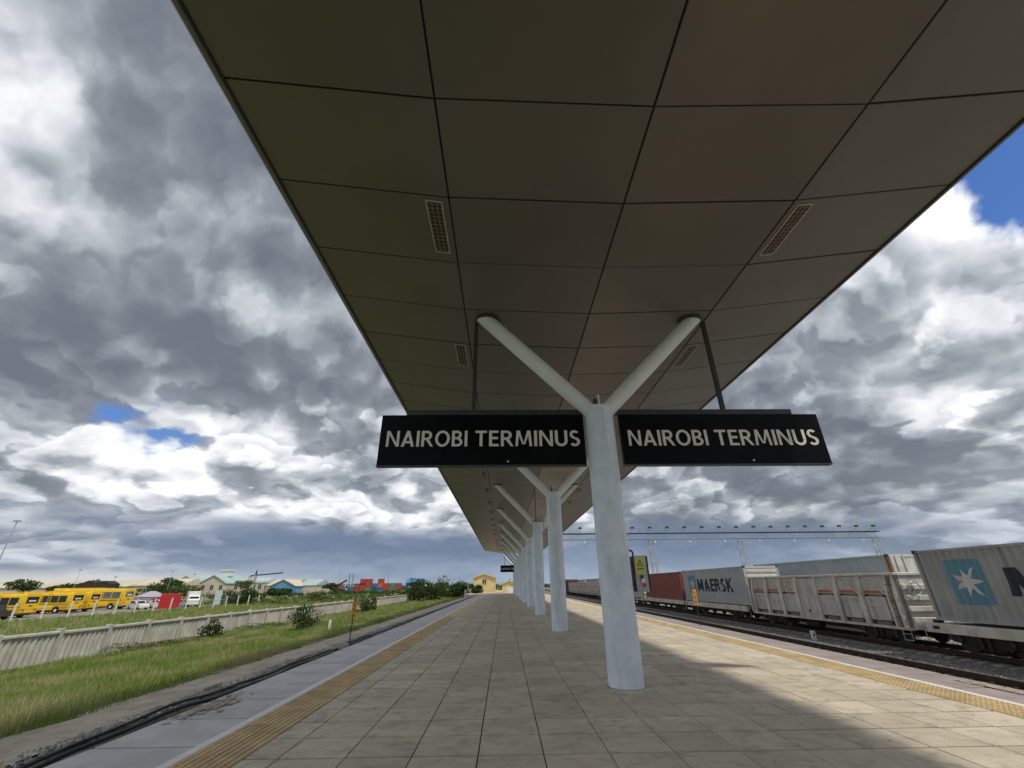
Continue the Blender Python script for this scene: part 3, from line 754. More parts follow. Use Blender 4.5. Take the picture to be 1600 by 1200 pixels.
track(X2, 12, 60, 'railway track carrying the mixed freight train')
track(X3, 18, 40, 'railway track behind the mixed freight train')
tag(stones('ballast_stones', 11000, lambda: random.uniform(13.3, 16.9), lambda: 9+44*random.random()**1.6, lambda x: -.535, .038, M_STONE), 'loose grey ballast stones between the two tracks', 'ballast')
tag(stones('shoulder_stones', 4000, lambda: random.uniform(18.8, 20.6), lambda: 14+40*random.random()**1.4, lambda x: -.535, .04, M_STONE), 'loose grey ballast stones behind the mixed train', 'ballast')
tag(stones('track_stones', 5000, lambda: random.uniform(11.6, 13.3), lambda: 9+34*random.random()**1.6, lambda x: -.535, .036, M_STONE), 'loose grey ballast stones in the empty track', 'ballast')

# ================================================================== ROLLING STOCK
def make_bogie(parent, y):
    b = link('bogie', MB().prism([(y-1.25,.02),(y-.85,-.02),(y-.35,-.12),(y+.35,-.12),(y+.85,-.02),(y+1.25,.02),(y+1.25,.22),(y+.8,.34),(y-.8,.34),(y-1.25,.22)], 'x', -1.05, -.93)
             .prism([(y-1.25,.02),(y-.85,-.02),(y-.35,-.12),(y+.35,-.12),(y+.85,-.02),(y+1.25,.02),(y+1.25,.22),(y+.8,.34),(y-.8,.34),(y-1.25,.22)], 'x', .93, 1.05)
             .box(-.93, .93, y-.2, y+.2, .0, .3), M_UNDER, parent)
    for yy in (y-.88, y+.88):
        w = MB().tube((-.79,yy,.12), (-.68,yy,.12), .42, .42, 22).tube((.68,yy,.12), (.79,yy,.12), .42, .42, 22).tube((-.79,yy,.12), (.79,yy,.12), .08, .08, 10)
        link('wheelset', w, M_WHEEL, b, smooth=True)
        for s in (-1, 1): link('axle_box', MB().tube((s*1.05,yy,.12), (s*1.13,yy,.12), .12, .10, 12), M_WHEEL, b, smooth=True)
    for s in (-1, 1):
        for dy in (-.14, .14): link('spring', MB().tube((s*1.10,y+dy,-.08), (s*1.10,y+dy,.26), .06, .06, 10), M_WHEEL, b, smooth=True)
def bx_part(name, m, parent, *a): return link(name, MB().box(*a), m, parent)

def make_gondola(m_body, label, group, y):
    """open-top ballast and coal wagon, ribs and discharge doors on both sides; local y runs along the wagon"""
    t = thing('open_wagon', (X2, y, 0), label, 'wagon', group)
    H = 5.93; hw = 1.25; zb, zt = .30, 2.36
    for s in (-1, 1):
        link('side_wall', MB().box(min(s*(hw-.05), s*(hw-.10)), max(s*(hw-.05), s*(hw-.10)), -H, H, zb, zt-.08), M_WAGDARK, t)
        link('top_rail', MB().bevbox(min(s*(hw-.13), s*(hw+.05)), max(s*(hw-.13), s*(hw+.05)), -H-.04, H+.04, zt-.10, zt, .02), m_body, t)
        link('bottom_sill', MB().box(min(s*(hw-.15), s*(hw+.012)), max(s*(hw-.15), s*(hw+.012)), -H, H, zb-.06, zb+.04), M_WAGRIB, t)
        xo = s*(hw-.05)
        def slab(name, m, y0, y1, z0, z1, d, par=t, d0=.0):
            a, b = xo + s*d0, xo + s*d
            return bx_part(name, m, par, min(a, b), max(a, b), y0, y1, z0, z1)
        for yr in (-5.78, -5.38, -3.85, -2.30, -.80, .80, 2.30, 3.85, 5.38, 5.78):
            # stanchion: deep at the foot, drawn in at the head
            dd = .16
            pr_ = [(xo, zb+.04), (xo+s*dd, zb+.04), (xo+s*dd, zb+1.25), (xo+s*.05, zt-.10), (xo, zt-.10)]
            w = .12 if abs(yr) < 5.3 else .06
            link('stanchion', MB().prism(pr_, 'y', yr-w, yr+w), M_WAGRIB, t)
        for y0 in (-5.38, -3.85, -2.30, .80, 2.30, 3.85):
            a, b = y0+.12, y0+1.43
            d = slab('discharge_door', m_body, a+.14, b-.12, zb+.20, zb+1.12, .035)
            for (p, q, u, v) in ((a+.14, b-.12, zb+1.06, zb+1.12), (a+.14, b-.12, zb+.20, zb+.26), (a+.14, a+.20, zb+.26, zb+1.06), (b-.18, b-.12, zb+.26, zb+1.06)):
                slab('door_frame', M_WAGRIB, p, q, u, v, .08, d, .0355)
            slab('door_rib', M_WAGRIB, a+.20, b-.18, zb+.78, zb+.82, .07, d, .0355)
            for yy in (a+.17, b-.15):
                slab('hinge', M_STEELD, yy-.05, yy+.05, zb+.08, zb+.19, .10, d, .02); slab('hinge', M_STEELD, yy-.05, yy+.05, zb+1.12, zb+1.20, .09, d, .02)
            link('lock_bar', MB().tube((xo+s*.10, a+.1, zb+.22), (xo+s*.10, b-.1, zb+.22), .018, .018, 6), M_STEELD, d)
            slab('upper_panel', m_body, a+.035, b-.035, zb+1.22, zt-.13, .018)
            if y0 != .80: slab('stripe', M_ORANGE, a+.04, b-.04, zb+1.25, zb+1.36, .024, t, .0185)
            link('diagonal_brace', MB().bar((xo+s*.045, b-.05, zt-.14), (xo+s*.045, a+.05, zb+1.22), .035, .045, (s, 0, 0)), M_WAGRIB, t)
        for y0 in (-.66, .02):
            d = slab('side_door', m_body, y0, y0+.64, zb+.05, zt-.16, .05)
            slab('door_frame', M_WAGRIB, y0, y0+.05, zb+.05, zt-.16, .08, d, .0505); slab('door_frame', M_WAGRIB, y0+.59, y0+.64, zb+.05, zt-.16, .08, d, .0505)
            slab('door_rib', M_WAGRIB, y0+.05, y0+.59, zb+1.0, zb+1.06, .07, d, .0505)
            slab('hinge', M_STEELD, y0+.01, y0+.09, zb+.3, zb+.42, .12, d, .081)
        # chevron mark
        for i in range(2):
            z0 = zb+1.50; y0 = 1.55-i*.24
            pts = [(y0, z0+.26), (y0+.09, z0+.26), (y0+.27, z0), (y0+.09, z0-.22), (y0, z0-.22), (y0+.16, z0)]
            link('emblem', MB().prism(pts, 'x', min(xo+s*.0185, xo+s*.026), max(xo+s*.0185, xo+s*.026)), M_ORANGE, t)
        # corner ladder
        for ye in (-5.58,):
            for z in np.arange(zb+.1, zt-.3, .3): link('rung', MB().tube((xo+s*.13, ye-.18, z), (xo+s*.13, ye+.18, z), .014, .014, 6), M_RUST, t)
            link('step', MB().tube((s*1.2, ye-.2, zb), (s*1.22, ye-.2, -.12), .018, .018, 6).tube((s*1.2, ye+.2, zb), (s*1.22, ye+.2, -.12), .018, .018, 6).tube((s*1.22, ye-.2, -.12), (s*1.22, ye+.2, -.12), .02, .02, 6).tube((s*1.21, ye-.2, .1), (s*1.21, ye+.2, .1), .018, .018, 6), M_CABGREY, t)
    for e in (-1, 1):
        ya_, yb_ = sorted((e*(H-.06), e*H))
        link('end_wall', MB().box(-hw+.15, hw-.15, ya_, yb_, zb, zt-.08), m_body, t)
        link('end_rail', MB().bevbox(-hw+.12, hw-.12, min(e*(H-.08), e*(H+.06)), max(e*(H-.08), e*(H+.06)), zt-.10, zt+.002, .02), M_CWHITE, t)
        for z in (.62, 1.02, 1.42, 1.82): link('end_rib', MB().bevbox(-hw+.12, hw-.12, min(e*H, e*(H+.13)), max(e*H, e*(H+.13)), z-.09, z+.09, .02), M_WAGRIB, t)
        link('buffer_beam', MB().box(-hw+.1, hw-.1, min(e*H, e*(H+.15)), max(e*H, e*(H+.15)), zb-.02, zb+.22), M_WAGRIB, t)
        link('coupler', MB().box(-.12, .12, min(e*(H-.4), e*(H+.42)), max(e*(H-.4), e*(H+.42)), .12, .30), M_UNDER, t)
    ring = MB(); c = Vector((-.75, -H-.22, 1.75))
    pts = [c + Vector((.26*math.cos(a), 0, .26*math.sin(a))) for a in np.linspace(0, 2*math.pi, 17)]
    ring.path(pts, .022, 6)
    for a in range(3): ring.tube(c, c + Vector((.26*math.cos(a*2.1), 0, .26*math.sin(a*2.1))), .016, .016, 6)
    ring.tube(c, c + Vector((0, .2, 0)), .03, .03, 6)
    link('handbrake_wheel', ring, M_GALV, t)
    link('load', MB().box(-hw+.11, hw-.11, -H+.07, H-.07, zb+.1, zb+.3), M_UNDER, t)
    link('underframe', MB().box(-.35, .35, -H, H, .12, zb-.06).box(-1.1, 1.1, -3.0, -2.6, .1, zb-.06).box(-1.1, 1.1, 2.6, 3.0, .1, zb-.06), M_UNDER, t)
    link('brake_cylinder', MB().tube((-.7, .3, .02), (-.7, 1.3, .02), .2, .2, 14), M_UNDER, t, smooth=True)
    make_bogie(t, -4.0); make_bogie(t, 4.0)
    return t

def make_flat(label, y0, y1, group):
    L = y1-y0; H = L/2
    t = thing('flat_wagon', (X2, (y0+y1)/2, 0), label, 'wagon', group)
    for s in (-1, 1):
        sl = link('side_sill', MB().bevbox(min(s*1.12, s*1.28), max(s*1.12, s*1.28), -H, H, .28, .60, .01), M_SILL, t)
        for yy in np.arange(-H+.9, H-.5, 1.9):
            link('stake_pocket', MB().box(min(s*1.28, s*1.34), max(s*1.28, s*1.34), yy-.09, yy+.09, .30, .56), M_SILL, sl)
        link('plate', MB().box(min(s*1.281, s*1.288), max(s*1.281, s*1.288), H-1.9, H-1.2, .38, .52), M_CWHITE, sl)
        link('lashing_ring', MB().box(min(s*1.281, s*1.30), max(s*1.281, s*1.30), H-.55, H-.30, .40, .50), M_UNDER, sl)
    link('deck', MB().box(-1.12, 1.12, -H, H, .42, .585), M_WAGRIB, t)
    for yy in (-H+.35, H-.35):
        for s in (-1, 1): link('container_lock', MB().box(s*1.05-.1, s*1.05+.1, yy-.12, yy+.12, .60, .70), M_UNDER, t)
    for e in (-1, 1):
        link('coupler', MB().box(-.12, .12, min(e*(H-.4), e*(H+.36)), max(e*(H-.4), e*(H+.36)), .10, .28), M_UNDER, t)
        link('hand_rail', MB().path([(-1.2, e*(H+.03), .3), (-1.2, e*(H+.2), .3), (-1.2, e*(H+.2), -.05)], .018, 6), M_GALV, t)
    link('underframe', MB().box(-.35, .35, -H, H, -.02, .42).box(-1.1, 1.1, -2.2, 2.2, .16, .42), M_UNDER, t)
    link('brake_wheel', MB().tube((.0, H+.1, .3), (.0, H+.1, 1.05), .03, .03, 8).tube((-.0, H+.06, .95), (.0, H+.1, .95), .22, .22, 14), M_SILL, t)
    make_bogie(t, -H+1.9); make_bogie(t, H-1.9)
    return t

CORR = .285; CD = .06
def wave(y):     # trapezoid corrugation, 0..CD inwards
    u = (y / CORR) % 1.0
    return float(np.interp(u, [0, .28, .5, .78, 1.0], [0, 0, 1, 1, 0]))*CD
def wave_breaks(a, b):
    out = [a]; k0 = math.floor(a/CORR)
    for k_ in range(k0, math.ceil(b/CORR)+1):
        for u in (0, .28, .5, .78):
            y = (k_+u)*CORR
            if a+1e-4 < y < b-1e-4: out.append(y)
    return out + [b]
def drape(me, y_at0, sgn, xs_out):
    """bend a flat figure (x to the right seen from -X, z up) on to the corrugated side; figure x runs towards -y"""
    bm = bmesh.new(); bm.from_mesh(me)
    ysv = [y_at0 - v.co.x for v in bm.verts]
    for yb_ in wave_breaks(min(ysv), max(ysv))[1:-1]:
        bmesh.ops.bisect_plane(bm, geom=bm.verts[:]+bm.edges[:]+bm.faces[:], plane_co=(y_at0-yb_, 0, 0), plane_no=(1, 0, 0), dist=1e-5)
    for v in bm.verts:
        y = y_at0 - v.co.x
        v.co = Vector((xs_out + wave(y) - .004 + v.co.y, y, v.co.z))
    bm.to_mesh(me); bm.free(); return me
def shape_mesh(pts):
    bm = bmesh.new(); bm.faces.new([bm.verts.new((a, 0, b)) for a, b in pts]); me = bpy.data.meshes.new('shape'); bm.to_mesh(me); bm.free()
    me2 = bpy.data.meshes.new('shape'); bm = bmesh.new(); bm.from_mesh(me); bmesh.ops.triangulate(bm, faces=bm.faces); bm.to_mesh(me2); bm.free(); return me2

def make_container(label, xc, y0, y1, zb, h, m, group=None, logo=None, doors=None, end_mat=None, rust=False):
    L = y1-y0; hw = 1.20
    t = thing('shipping_container', (xc, y0, zb), label, 'container', group)
    em = end_mat or m
    for s in (-1, 1):
        br = wave_breaks(.12, L-.12); xo = s*(hw-.03)
        v = []
        for y in br: v += [(xo - s*wave(y), y, .13), (xo - s*wave(y), y, h-.10)]
        n = len(br); me = MB().add(v, [(2*i, 2*i+2, 2*i+3, 2*i+1) for i in range(n-1)]).mesh('side_wall'); 
        link('side_wall', me, m, t)
        link('bottom_rail', MB().box(min(s*(hw-.10), s*(hw-.005)), max(s*(hw-.10), s*(hw-.005)), .1, L-.1, .0, .13), m, t)
        link('top_rail', MB().box(min(s*(hw-.08), s*(hw-.01)), max(s*(hw-.08), s*(hw-.01)), .1, L-.1, h-.10, h-.02), m, t)
        for yy in (0, L-.12):
            link('corner_post', MB().box(min(s*(hw-.14), s*hw), max(s*(hw-.14), s*hw), yy, yy+.12, .12, h-.12), (M_RUST if rust and yy == 0 else m), t)
            for z in (0, h-.12): link('corner_casting', MB().box(min(s*(hw-.15), s*(hw+.003)), max(s*(hw-.15), s*(hw+.003)), yy-.003, yy+.14, z, z+.12), M_STEELD if z else m, t)
    roof = MB(); v = []
    br = wave_breaks(.1, L-.1)
    for y in br: v += [(-hw+.05, y, h-.04-wave(y)*.5), (hw-.05, y, h-.04-wave(y)*.5)]
    link('roof', MB().add(v, [(2*i, 2*i+1, 2*i+3, 2*i+2) for i in range(len(br)-1)]), m, t)
    for e, yy in ((-1, .05), (1, L-.05)):
        en = link('end_wall', MB().box(-hw+.14, hw-.14, min(yy, yy+e*.02), max(yy, yy+e*.02), .1, h-.08), em, t)
        ye = yy+e*.021
        if e == -1 and doors:
            for x in (-.62, .62): link('door', MB().box(x-.38, x+.38, ye-.02, ye-.001, .16, h-.14), em, t)
            for x in (-.78, -.36, .36, .78):
                rb = link('lock_rod', MB().tube((x, ye-.05, .1), (x, ye-.05, h-.08), .022, .022, 6), M_GALV, t)
        else:
            for i in range(6):
                z = .3 + i*(h-.5)/5.3; link('end_rib', MB().bevbox(-hw+.16, hw-.16, min(ye, ye+e*.05), max(ye, ye+e*.05), z-.09, z+.09, .02), em, t)
        link('header', MB().box(-hw+.14, hw-.14, min(yy, yy+e*.05), max(yy, yy+e*.05), h-.14, h-.02), em, t)
        link('threshold', MB().box(-hw+.14, hw-.14, min(yy, yy+e*.05), max(yy, yy+e*.05), 0, .13), em, t)
    if logo:
        side = hw-.03
        (ly0, ly1, lz0, lz1), (ty0, ty1, tz0, tz1), word = logo     # local y of the left edges (far) and right edges (near)
        W, Hh = ly0-ly1, lz1-lz0; r = .10
        pts = [(r, 0), (W-r, 0), (W-.03, .03), (W, r), (W, Hh-r), (W-.03, Hh-.03), (W-r, Hh), (r, Hh), (.03, Hh-.03), (0, Hh-r), (0, r), (.03, .03)]
        me = drape(shape_mesh([(a, b+lz0) for a, b in pts]), ly0, -1, -side); me.materials.append(M_CSTAR); lg = link('emblem_panel', me, None, t)
        star = []; cx, cz = W/2, lz0+Hh/2
        for i in range(14):
            a = math.pi/2 + .25 + i*math.pi/7; rr = .47*min(W, Hh) if i % 2 == 0 else .17*min(W, Hh)
            star.append((cx+rr*math.cos(a), cz+rr*math.sin(a)))
        me = drape(shape_mesh(star), ly0, -1, -side-.003); me.materials.append(M_CWHITE); link('emblem_star', me, None, lg)
        me = lettering(word, ty0-ty1, tz1-tz0, 0, 0, t=.235, gap=.10)
        for v_ in me.vertices: v_.co.z += tz0
        me = drape(me, ty0, -1, -side); me.materials.append(M_CNAVY); link('lettering', me, None, t)
    return t

TR = 'wagons of the mixed freight train'; TC = 'containers on the mixed freight train'
# nearest: flat wagon with the starred grey container, running out of the frame
make_flat('cream-silled flat wagon under the weathered grey container with big star', 4.6, 18.45, TR)
make_container('weathered grey corrugated container with big white star emblem on the nearest flat wagon', X2, 6.55, 17.95, .70, 2.42, M_CGREY, TC,
               logo=((10.33, 9.05, .555, 2.02), (8.46, 1.4, .86, 1.70), 'MAERSK'))
# open hopper wagon
g0 = make_gondola(M_WAGON, 'light grey open wagon with orange stripes and small side doors', TR, 25.1)
make_flat('flat wagon carrying the clean grey container with lettering', 31.75, 42.35, TR)
make_container('clean grey container with small star and full MAERSK lettering on a flat wagon', X2, 31.3, 42.3, .66, 2.40, M_CGREY2, TC,
               logo=((41.25-31.3, 39.75-31.3, .66, 1.95), (39.45-31.3, 33.35-31.3, .75, 1.66), 'MAERSK'), end_mat=M_CWHITE)
make_flat('flat wagon carrying the brown container', 42.95, 54.6, TR)
make_container('brown-red corrugated container on a flat wagon next to the clean grey one', X2, 43.0, 53.9, .64, 2.36, M_CBROWN, TC)
def gcopy(y, label, body=None):
    c = copy_tree(g0); c.location.y = y; c['label'] = label
    if body:
        for ch in c.children:
            if ch.name.startswith(('upper_panel', 'discharge', 'side_door')):
                ch.data = ch.data.copy(); ch.data.materials[0] = body
            if ch.name.startswith(('stripe', 'emblem')): ch.hide_render = False
    return c
gcopy(61.2, 'open wagon coupled behind the flat wagon with the brown container')
make_flat('flat wagon standing between two open wagons', 67.9, 80.2, TR)
make_container('plain grey container on the flat wagon between two open wagons', X2, 68.4, 79.8, .66, 2.38, M_CGREY2, TC)
gcopy(86.8, 'pale grey dusty open wagon seen in the gap between two columns')
gcopy(99.3, 'brown-stained open wagon between two pale open wagons', M_WAGBRN)
gcopy(111.9, 'pale open wagon next to the dark locomotive')
# locomotive at the head of the train
lo_ = thing('locomotive', (X2, 127.5, 0), 'dark locomotive at the far head of the freight train', 'locomotive')
link('hood', MB().prism([(-8.5,.5),(8.5,.5),(8.5,2.7),(8.1,3.1),(-7.9,3.1),(-8.5,2.6)], 'x', -1.35, 1.35), M_UNDER, lo_)
link('walkway', MB().box(-1.45, 1.45, -8.8, 8.8, .32, .5), M_UNDER, lo_); link('fuel_tank', MB().bevbox(-1.1, 1.1, -2, 2, -.05, .32, .1), M_UNDER, lo_)
link('windscreen', MB().box(-.9, .9, -8.56, -8.5, 1.95, 2.5), M_GLASS, lo_); link('red_band', MB().box(-1.36, 1.36, -8.57, -8.51, 2.62, 2.72), M_REDP, lo_)
make_bogie(lo_, -5.5); make_bogie(lo_, 5.5)

# second train behind
TC2 = 'containers on the train behind'
def flat3(y0, y1, label):
    t = thing('flat_wagon', (X3, (y0+y1)/2, 0), label, 'wagon', 'wagons of the train behind'); H = (y1-y0)/2
    for s in (-1, 1): link('side_sill', MB().box(min(s*1.12, s*1.28), max(s*1.12, s*1.28), -H, H, .28, .60), M_UNDER, t)
    link('deck', MB().box(-1.12, 1.12, -H, H, .42, .58), M_UNDER, t)
    make_bogie(t, -H+1.9); make_bogie(t, H-1.9)
flat3(23.7, 38.2, 'flat wagon on the back track under the tall grey container')
make_container('tall pale grey container with rusty corner and white doors on the back track', X3, 24.25, 37.6, .66, 2.68, M_CGREY2, TC2, doors=True, end_mat=M_CWHITE, rust=True)
for (a, b, m_, lb) in ((101, 117, M_CGREY, 'grey container on the back track above the dusty open wagons'), (118.5, 130, M_CWHITE, 'pale dull container on the back track next to red one'), (131.5, 143, M_CBROWN, 'red container on the back track beside the locomotive'), (144.5, 156, M_CRED, 'farthest red container on the back track')):
    flat3(a-.4, b+.4, 'flat wagon on the back track under the ' + lb.split(' on the')[0])
    make_container(lb, X3, a, b, .66, 2.42, m_, TC2)

# ================================================================== LIGHTING GANTRY
GY = 110.0
M_GANT = mat('gantry_steel', (.32, .35, .38), (.25, .28, .31), .6, 2)
gt = thing('lighting_gantry', (0, GY, -.55), 'long steel lattice gantry carrying yard lamps above the freight trains', 'gantry')
gx0, gx1, gz = 8.0, 93.0, 12.35
for dz, r_ in ((0, .10), (1.35, .16)):
    for dy in (-.55, .55): link('chord', MB().tube((gx0, dy, gz+dz), (gx1, dy, gz+dz), r_*.8, r_*.8, 8), M_GANT if dz == 0 else M_STEELD, gt)
n = int((gx1-gx0)/2.1)
for i in range(n):
    a = gx0 + i*2.1
    link('lattice_bar', MB().tube((a, -.55, gz), (a+1.05, -.55, gz+1.35), .05, .05, 6), M_GANT, gt)
    link('lattice_bar', MB().tube((a+1.05, -.55, gz+1.35), (a+2.1, -.55, gz), .05, .05, 6), M_GANT, gt)
link('walkway', MB().box(gx0, gx1, -.5, .5, gz+1.32, gz+1.42), M_GANT, gt)
for z in (1.95, 2.45): link('hand_rail', MB().tube((gx0, -.6, gz+z), (gx1, -.6, gz+z), .05, .05, 6), M_GANT, gt)
for i in range(n+1): link('rail_post', MB().tube((gx0+i*2.1, -.6, gz+1.4), (gx0+i*2.1, -.6, gz+2.45), .04, .04, 6), M_GANT, gt)
for i in range(20):
    x = gx0+2 + i*4.3
    l_ = link('flood_lamp', MB().bevbox(x-.38, x+.38, -1.0, -.55, gz+2.45, gz+2.85, .06), M_STEELD, gt)
    if i % 2 == 0: link('pendant_lamp', MB().tube((x+1, -.3, gz-.5), (x+1, -.3, gz), .05, .05, 6).tube((x+1, -.3, gz-.75), (x+1, -.3, gz-.5), .28, .1, 10), M_WHITE, gt)
for x in (36.0, 58.0, 91.8):
    for (sx, sy) in ((-.6,-.6),(.6,-.6),(.6,.6),(-.6,.6)): link('leg', MB().tube((x+sx, sy, 0), (x+sx*.8, sy*.9, gz), .09, .09, 6), M_GALV, gt)
    for j in range(9):
        z0, z1 = j*gz/9, (j+1)*gz/9; sg = 1 if j % 2 else -1
        link('leg_brace', MB().tube((x-sg*.6, -.6, z0), (x+sg*.56, -.58, z1), .05, .05, 6), M_GALV, gt)
        link('leg_brace', MB().tube((x-.6, -sg*.6, z0), (x-.56, sg*.58, z1), .05, .05, 6), M_GALV, gt)

# ================================================================== LEFT: BOUNDARY WALL
WX = -23.7; WP = 3.12; WB = -1.56; WH = 1.60
wall = thing('boundary_wall', (WX, 0, WB), 'grey precast concrete boundary wall with ribbed panels and posts', 'wall')
nr = 9; pw = WP-.22
v = []
prof_y = []
for i in range(nr*8+1):
    u = i/8.0; y_ = .11 + pw*u/nr; b_ = abs(math.sin(math.pi*u))**.7*.10
    v += [(b_, y_, 0), (b_, y_, WH-.12)]
m_ = len(v)//2
pan = MB().add(v, [(2*i, 2*i+1, 2*i+3, 2*i+2) for i in range(m_-1)]).box(-.10, -.01, .11, WP-.11, 0, WH-.12).mesh('wall_panel'); pan.materials.append(M_WALLC)
for p_ in pan.polygons: p_.use_smooth = len(p_.vertices) == 4 and p_.index < m_-1
post = MB().bevbox(-.13, .15, -.12, .12, 0, WH+.10, .03).mesh('wall_post'); post.materials.append(M_WALLC)
cop = MB().bevbox(-.16, .17, .125, WP-.125, WH-.118, WH+.0, .03).mesh('coping'); cop.materials.append(M_WALLC)
for j in range(36):
    y_ = 14.1 + j*WP
    link('wall_panel', pan, None, wall, (0, y_, 0)); link('coping', cop, None, wall, (random.uniform(-.015, .015), y_, random.uniform(-.012, .012)))
    link('wall_post', post, None, wall, (0, y_, random.uniform(-.03, .02)))
    link('plinth', MB().box(-.2, .22, y_-.2, y_+WP-.25, -.15, .10), M_WALLC, wall) if j < 12 else None

# white posts with a wire before the bus lot
fence = thing('wire_fence', (-59.4, 0, -1.5), 'fence of slender white posts and wire before the yellow buses', 'fence')
for j in range(16):
    y_ = 56.2 + j*3.25; x_ = (y_-60)*.13
    link('fence_post', MB().bevbox(-.075, .075, -.075, .075, 0, 2.05, .02), M_WHITE, fence, (x_, y_, 0))
    if j < 15:
        for z in (.7, 1.35, 1.98): link('wire', MB().tube((x_, y_, z), (x_+3.25*.13, y_+3.25, z), .022, .022, 4), M_STEELD, fence)
tag(link('kerb', MB().box(-61.7, -61.0, 50, 80, -1.7, -1.36), M_SLEEPER), 'low pale kerb along the edge of the bus lot', 'kerb')

# ------------------------------------------------------------------ buses; local x is the axis, the rear end at x = 0 faces +x
def rounded(x0, x1, z0, z1, r):
    pts = []
    for cx, cz, a0 in ((x1-r, z0+r*.4, -90), (x1-r, z1-r, 0), (x0+r, z1-r, 90), (x0+r, z0+r*.4, 180)):
        for i in range(4):
            a = R(a0+i*30); rz_ = r*.4 if a0 in (-90, 180) else r
            pts.append((cx+r*math.cos(a), cz+rz_*math.sin(a)))
    return pts
def make_bus(loc, L, W, Hh, label, pale=False, rz=0.0, ladder=False, win_n=5):
    t = thing('bus', loc, label, 'bus', 'yellow buses in the lot', rz)
    body = link('body', MB().prism(rounded(-W/2, W/2, .48, Hh, .28), 'x', -L, -.02), M_YELLOW, t, smooth=True)
    link('rear_panel', MB().prism(rounded(-W/2+.03, W/2-.03, .50, Hh-.03, .26), 'x', -.02, .06), M_YELLOW, t, smooth=True)
    link('roof_rail', MB().box(-L+.4, -.3, -W/2+.1, -W/2+.16, Hh+.0, Hh+.06), M_YELLOW, t)
    gm = M_GLASSP if pale else M_GLASS
    wl = (L-1.6)/win_n
    for s in (-1, 1):
        for i in range(win_n):
            x0 = -L+1.0+i*wl
            w_ = link('window', MB().box(x0, x0+wl-.12, s*(W/2)-.012, s*(W/2)+.012, Hh*.53, Hh*.84), gm, t)
            link('window_bar', MB().box(x0, x0+wl-.12, s*(W/2)-.02, s*(W/2)+.02, Hh*.685, Hh*.70), M_STEELD, w_)
        link('side_stripe', MB().box(-L+.3, -.2, s*(W/2)-.008, s*(W/2)+.008, Hh*.43, Hh*.455), M_STEELD, t)
        link('skirt_panel', MB().box(-L+2.2, -2.6, s*(W/2)-.01, s*(W/2)+.01, .56, Hh*.38), M_YELLOW, t)
        for x in (-L+1.4, -1.9):
            wh = link('wheel', MB().tube((x, s*(W/2-.28), .46), (x, s*(W/2+.01), .46), .46, .46, 18), M_TYRE, t, smooth=True)
            link('hub', MB().tube((x, s*(W/2+.01), .46), (x, s*(W/2+.03), .46), .22, .2, 14), M_WHITE, wh)
            link('wheel_arch', MB().tube((x, s*(W/2-.01), .52), (x, s*(W/2+.006), .52), .56, .56, 20), M_TYRE, t)
    rw = link('rear_window', MB().box(.061, .075, -W*.36, W*.36, Hh*.60, Hh*.86), gm, t)
    link('sticker', MB().box(.076, .08, -W*.22, W*.22, Hh*.66, Hh*.72), M_WHITE, rw)
    link('number_plate', MB().box(.061, .075, -.3, .3, Hh*.46, Hh*.50), M_STEELD, t)
    for s in (-1, 1):
        link('tail_lamp', MB().box(.061, .085, s*W*.36-.18, s*W*.36+.18, Hh*.31, Hh*.36), M_REDL, t)
        link('reflector', MB().box(.061, .08, s*W*.33-.1, s*W*.33+.1, Hh*.25, Hh*.275), M_STEELD, t)
    link('bumper', MB().bevbox(.02, .16, -W/2+.05, W/2-.05, .42, .62, .03), M_STEELD, t)
    link('chassis', MB().box(-L+.5, -.3, -W*.35, W*.35, .30, .52), M_UNDER, t)
    if ladder:
        for s in (-.22, .22): link('ladder_rail', MB().bar((-L*.42+s, -W/2-.05, Hh*.50), (-L*.42+s, -W/2-.05, Hh+.05), .04, .04, (0, 1, 0)), M_YELLOW, t)
        for i in range(5): link('ladder_rung', MB().bar((-L*.42-.22, -W/2-.05, Hh*(.54+.1*i)), (-L*.42+.22, -W/2-.05, Hh*(.54+.1*i)), .035, .035), M_YELLOW, t)
        for y_ in (-W*.3, W*.3): link('roof_rack', MB().tube((-L+.8, y_, Hh+.16), (-.8, y_, Hh+.16), .03, .03, 6), M_YELLOW, t)
    return t
make_bus((-67.0, 68.9, -1.5), 8.2, 2.35, 3.05, 'yellow bus parked beside the dark pickup at the lot edge', ladder=True)
make_bus((-70.4, 79.9, -1.5), 8.4, 2.4, 3.1, 'yellow bus with ladder and roof rack between two other buses', ladder=True, rz=R(-2))
make_bus((-72.3, 85.4, -1.5), 7.6, 2.4, 3.15, 'short yellow bus squeezed beside the ladder bus', rz=R(2), win_n=4)
make_bus((-73.2, 94.0, -1.5), 11.5, 2.6, 3.55, 'longest and tallest yellow bus with pale windows', pale=True, win_n=6)
make_bus((-83.0, 101.0, -1.5), 10.5, 2.5, 3.7, 'yellow bus standing behind the longest bus', win_n=6)
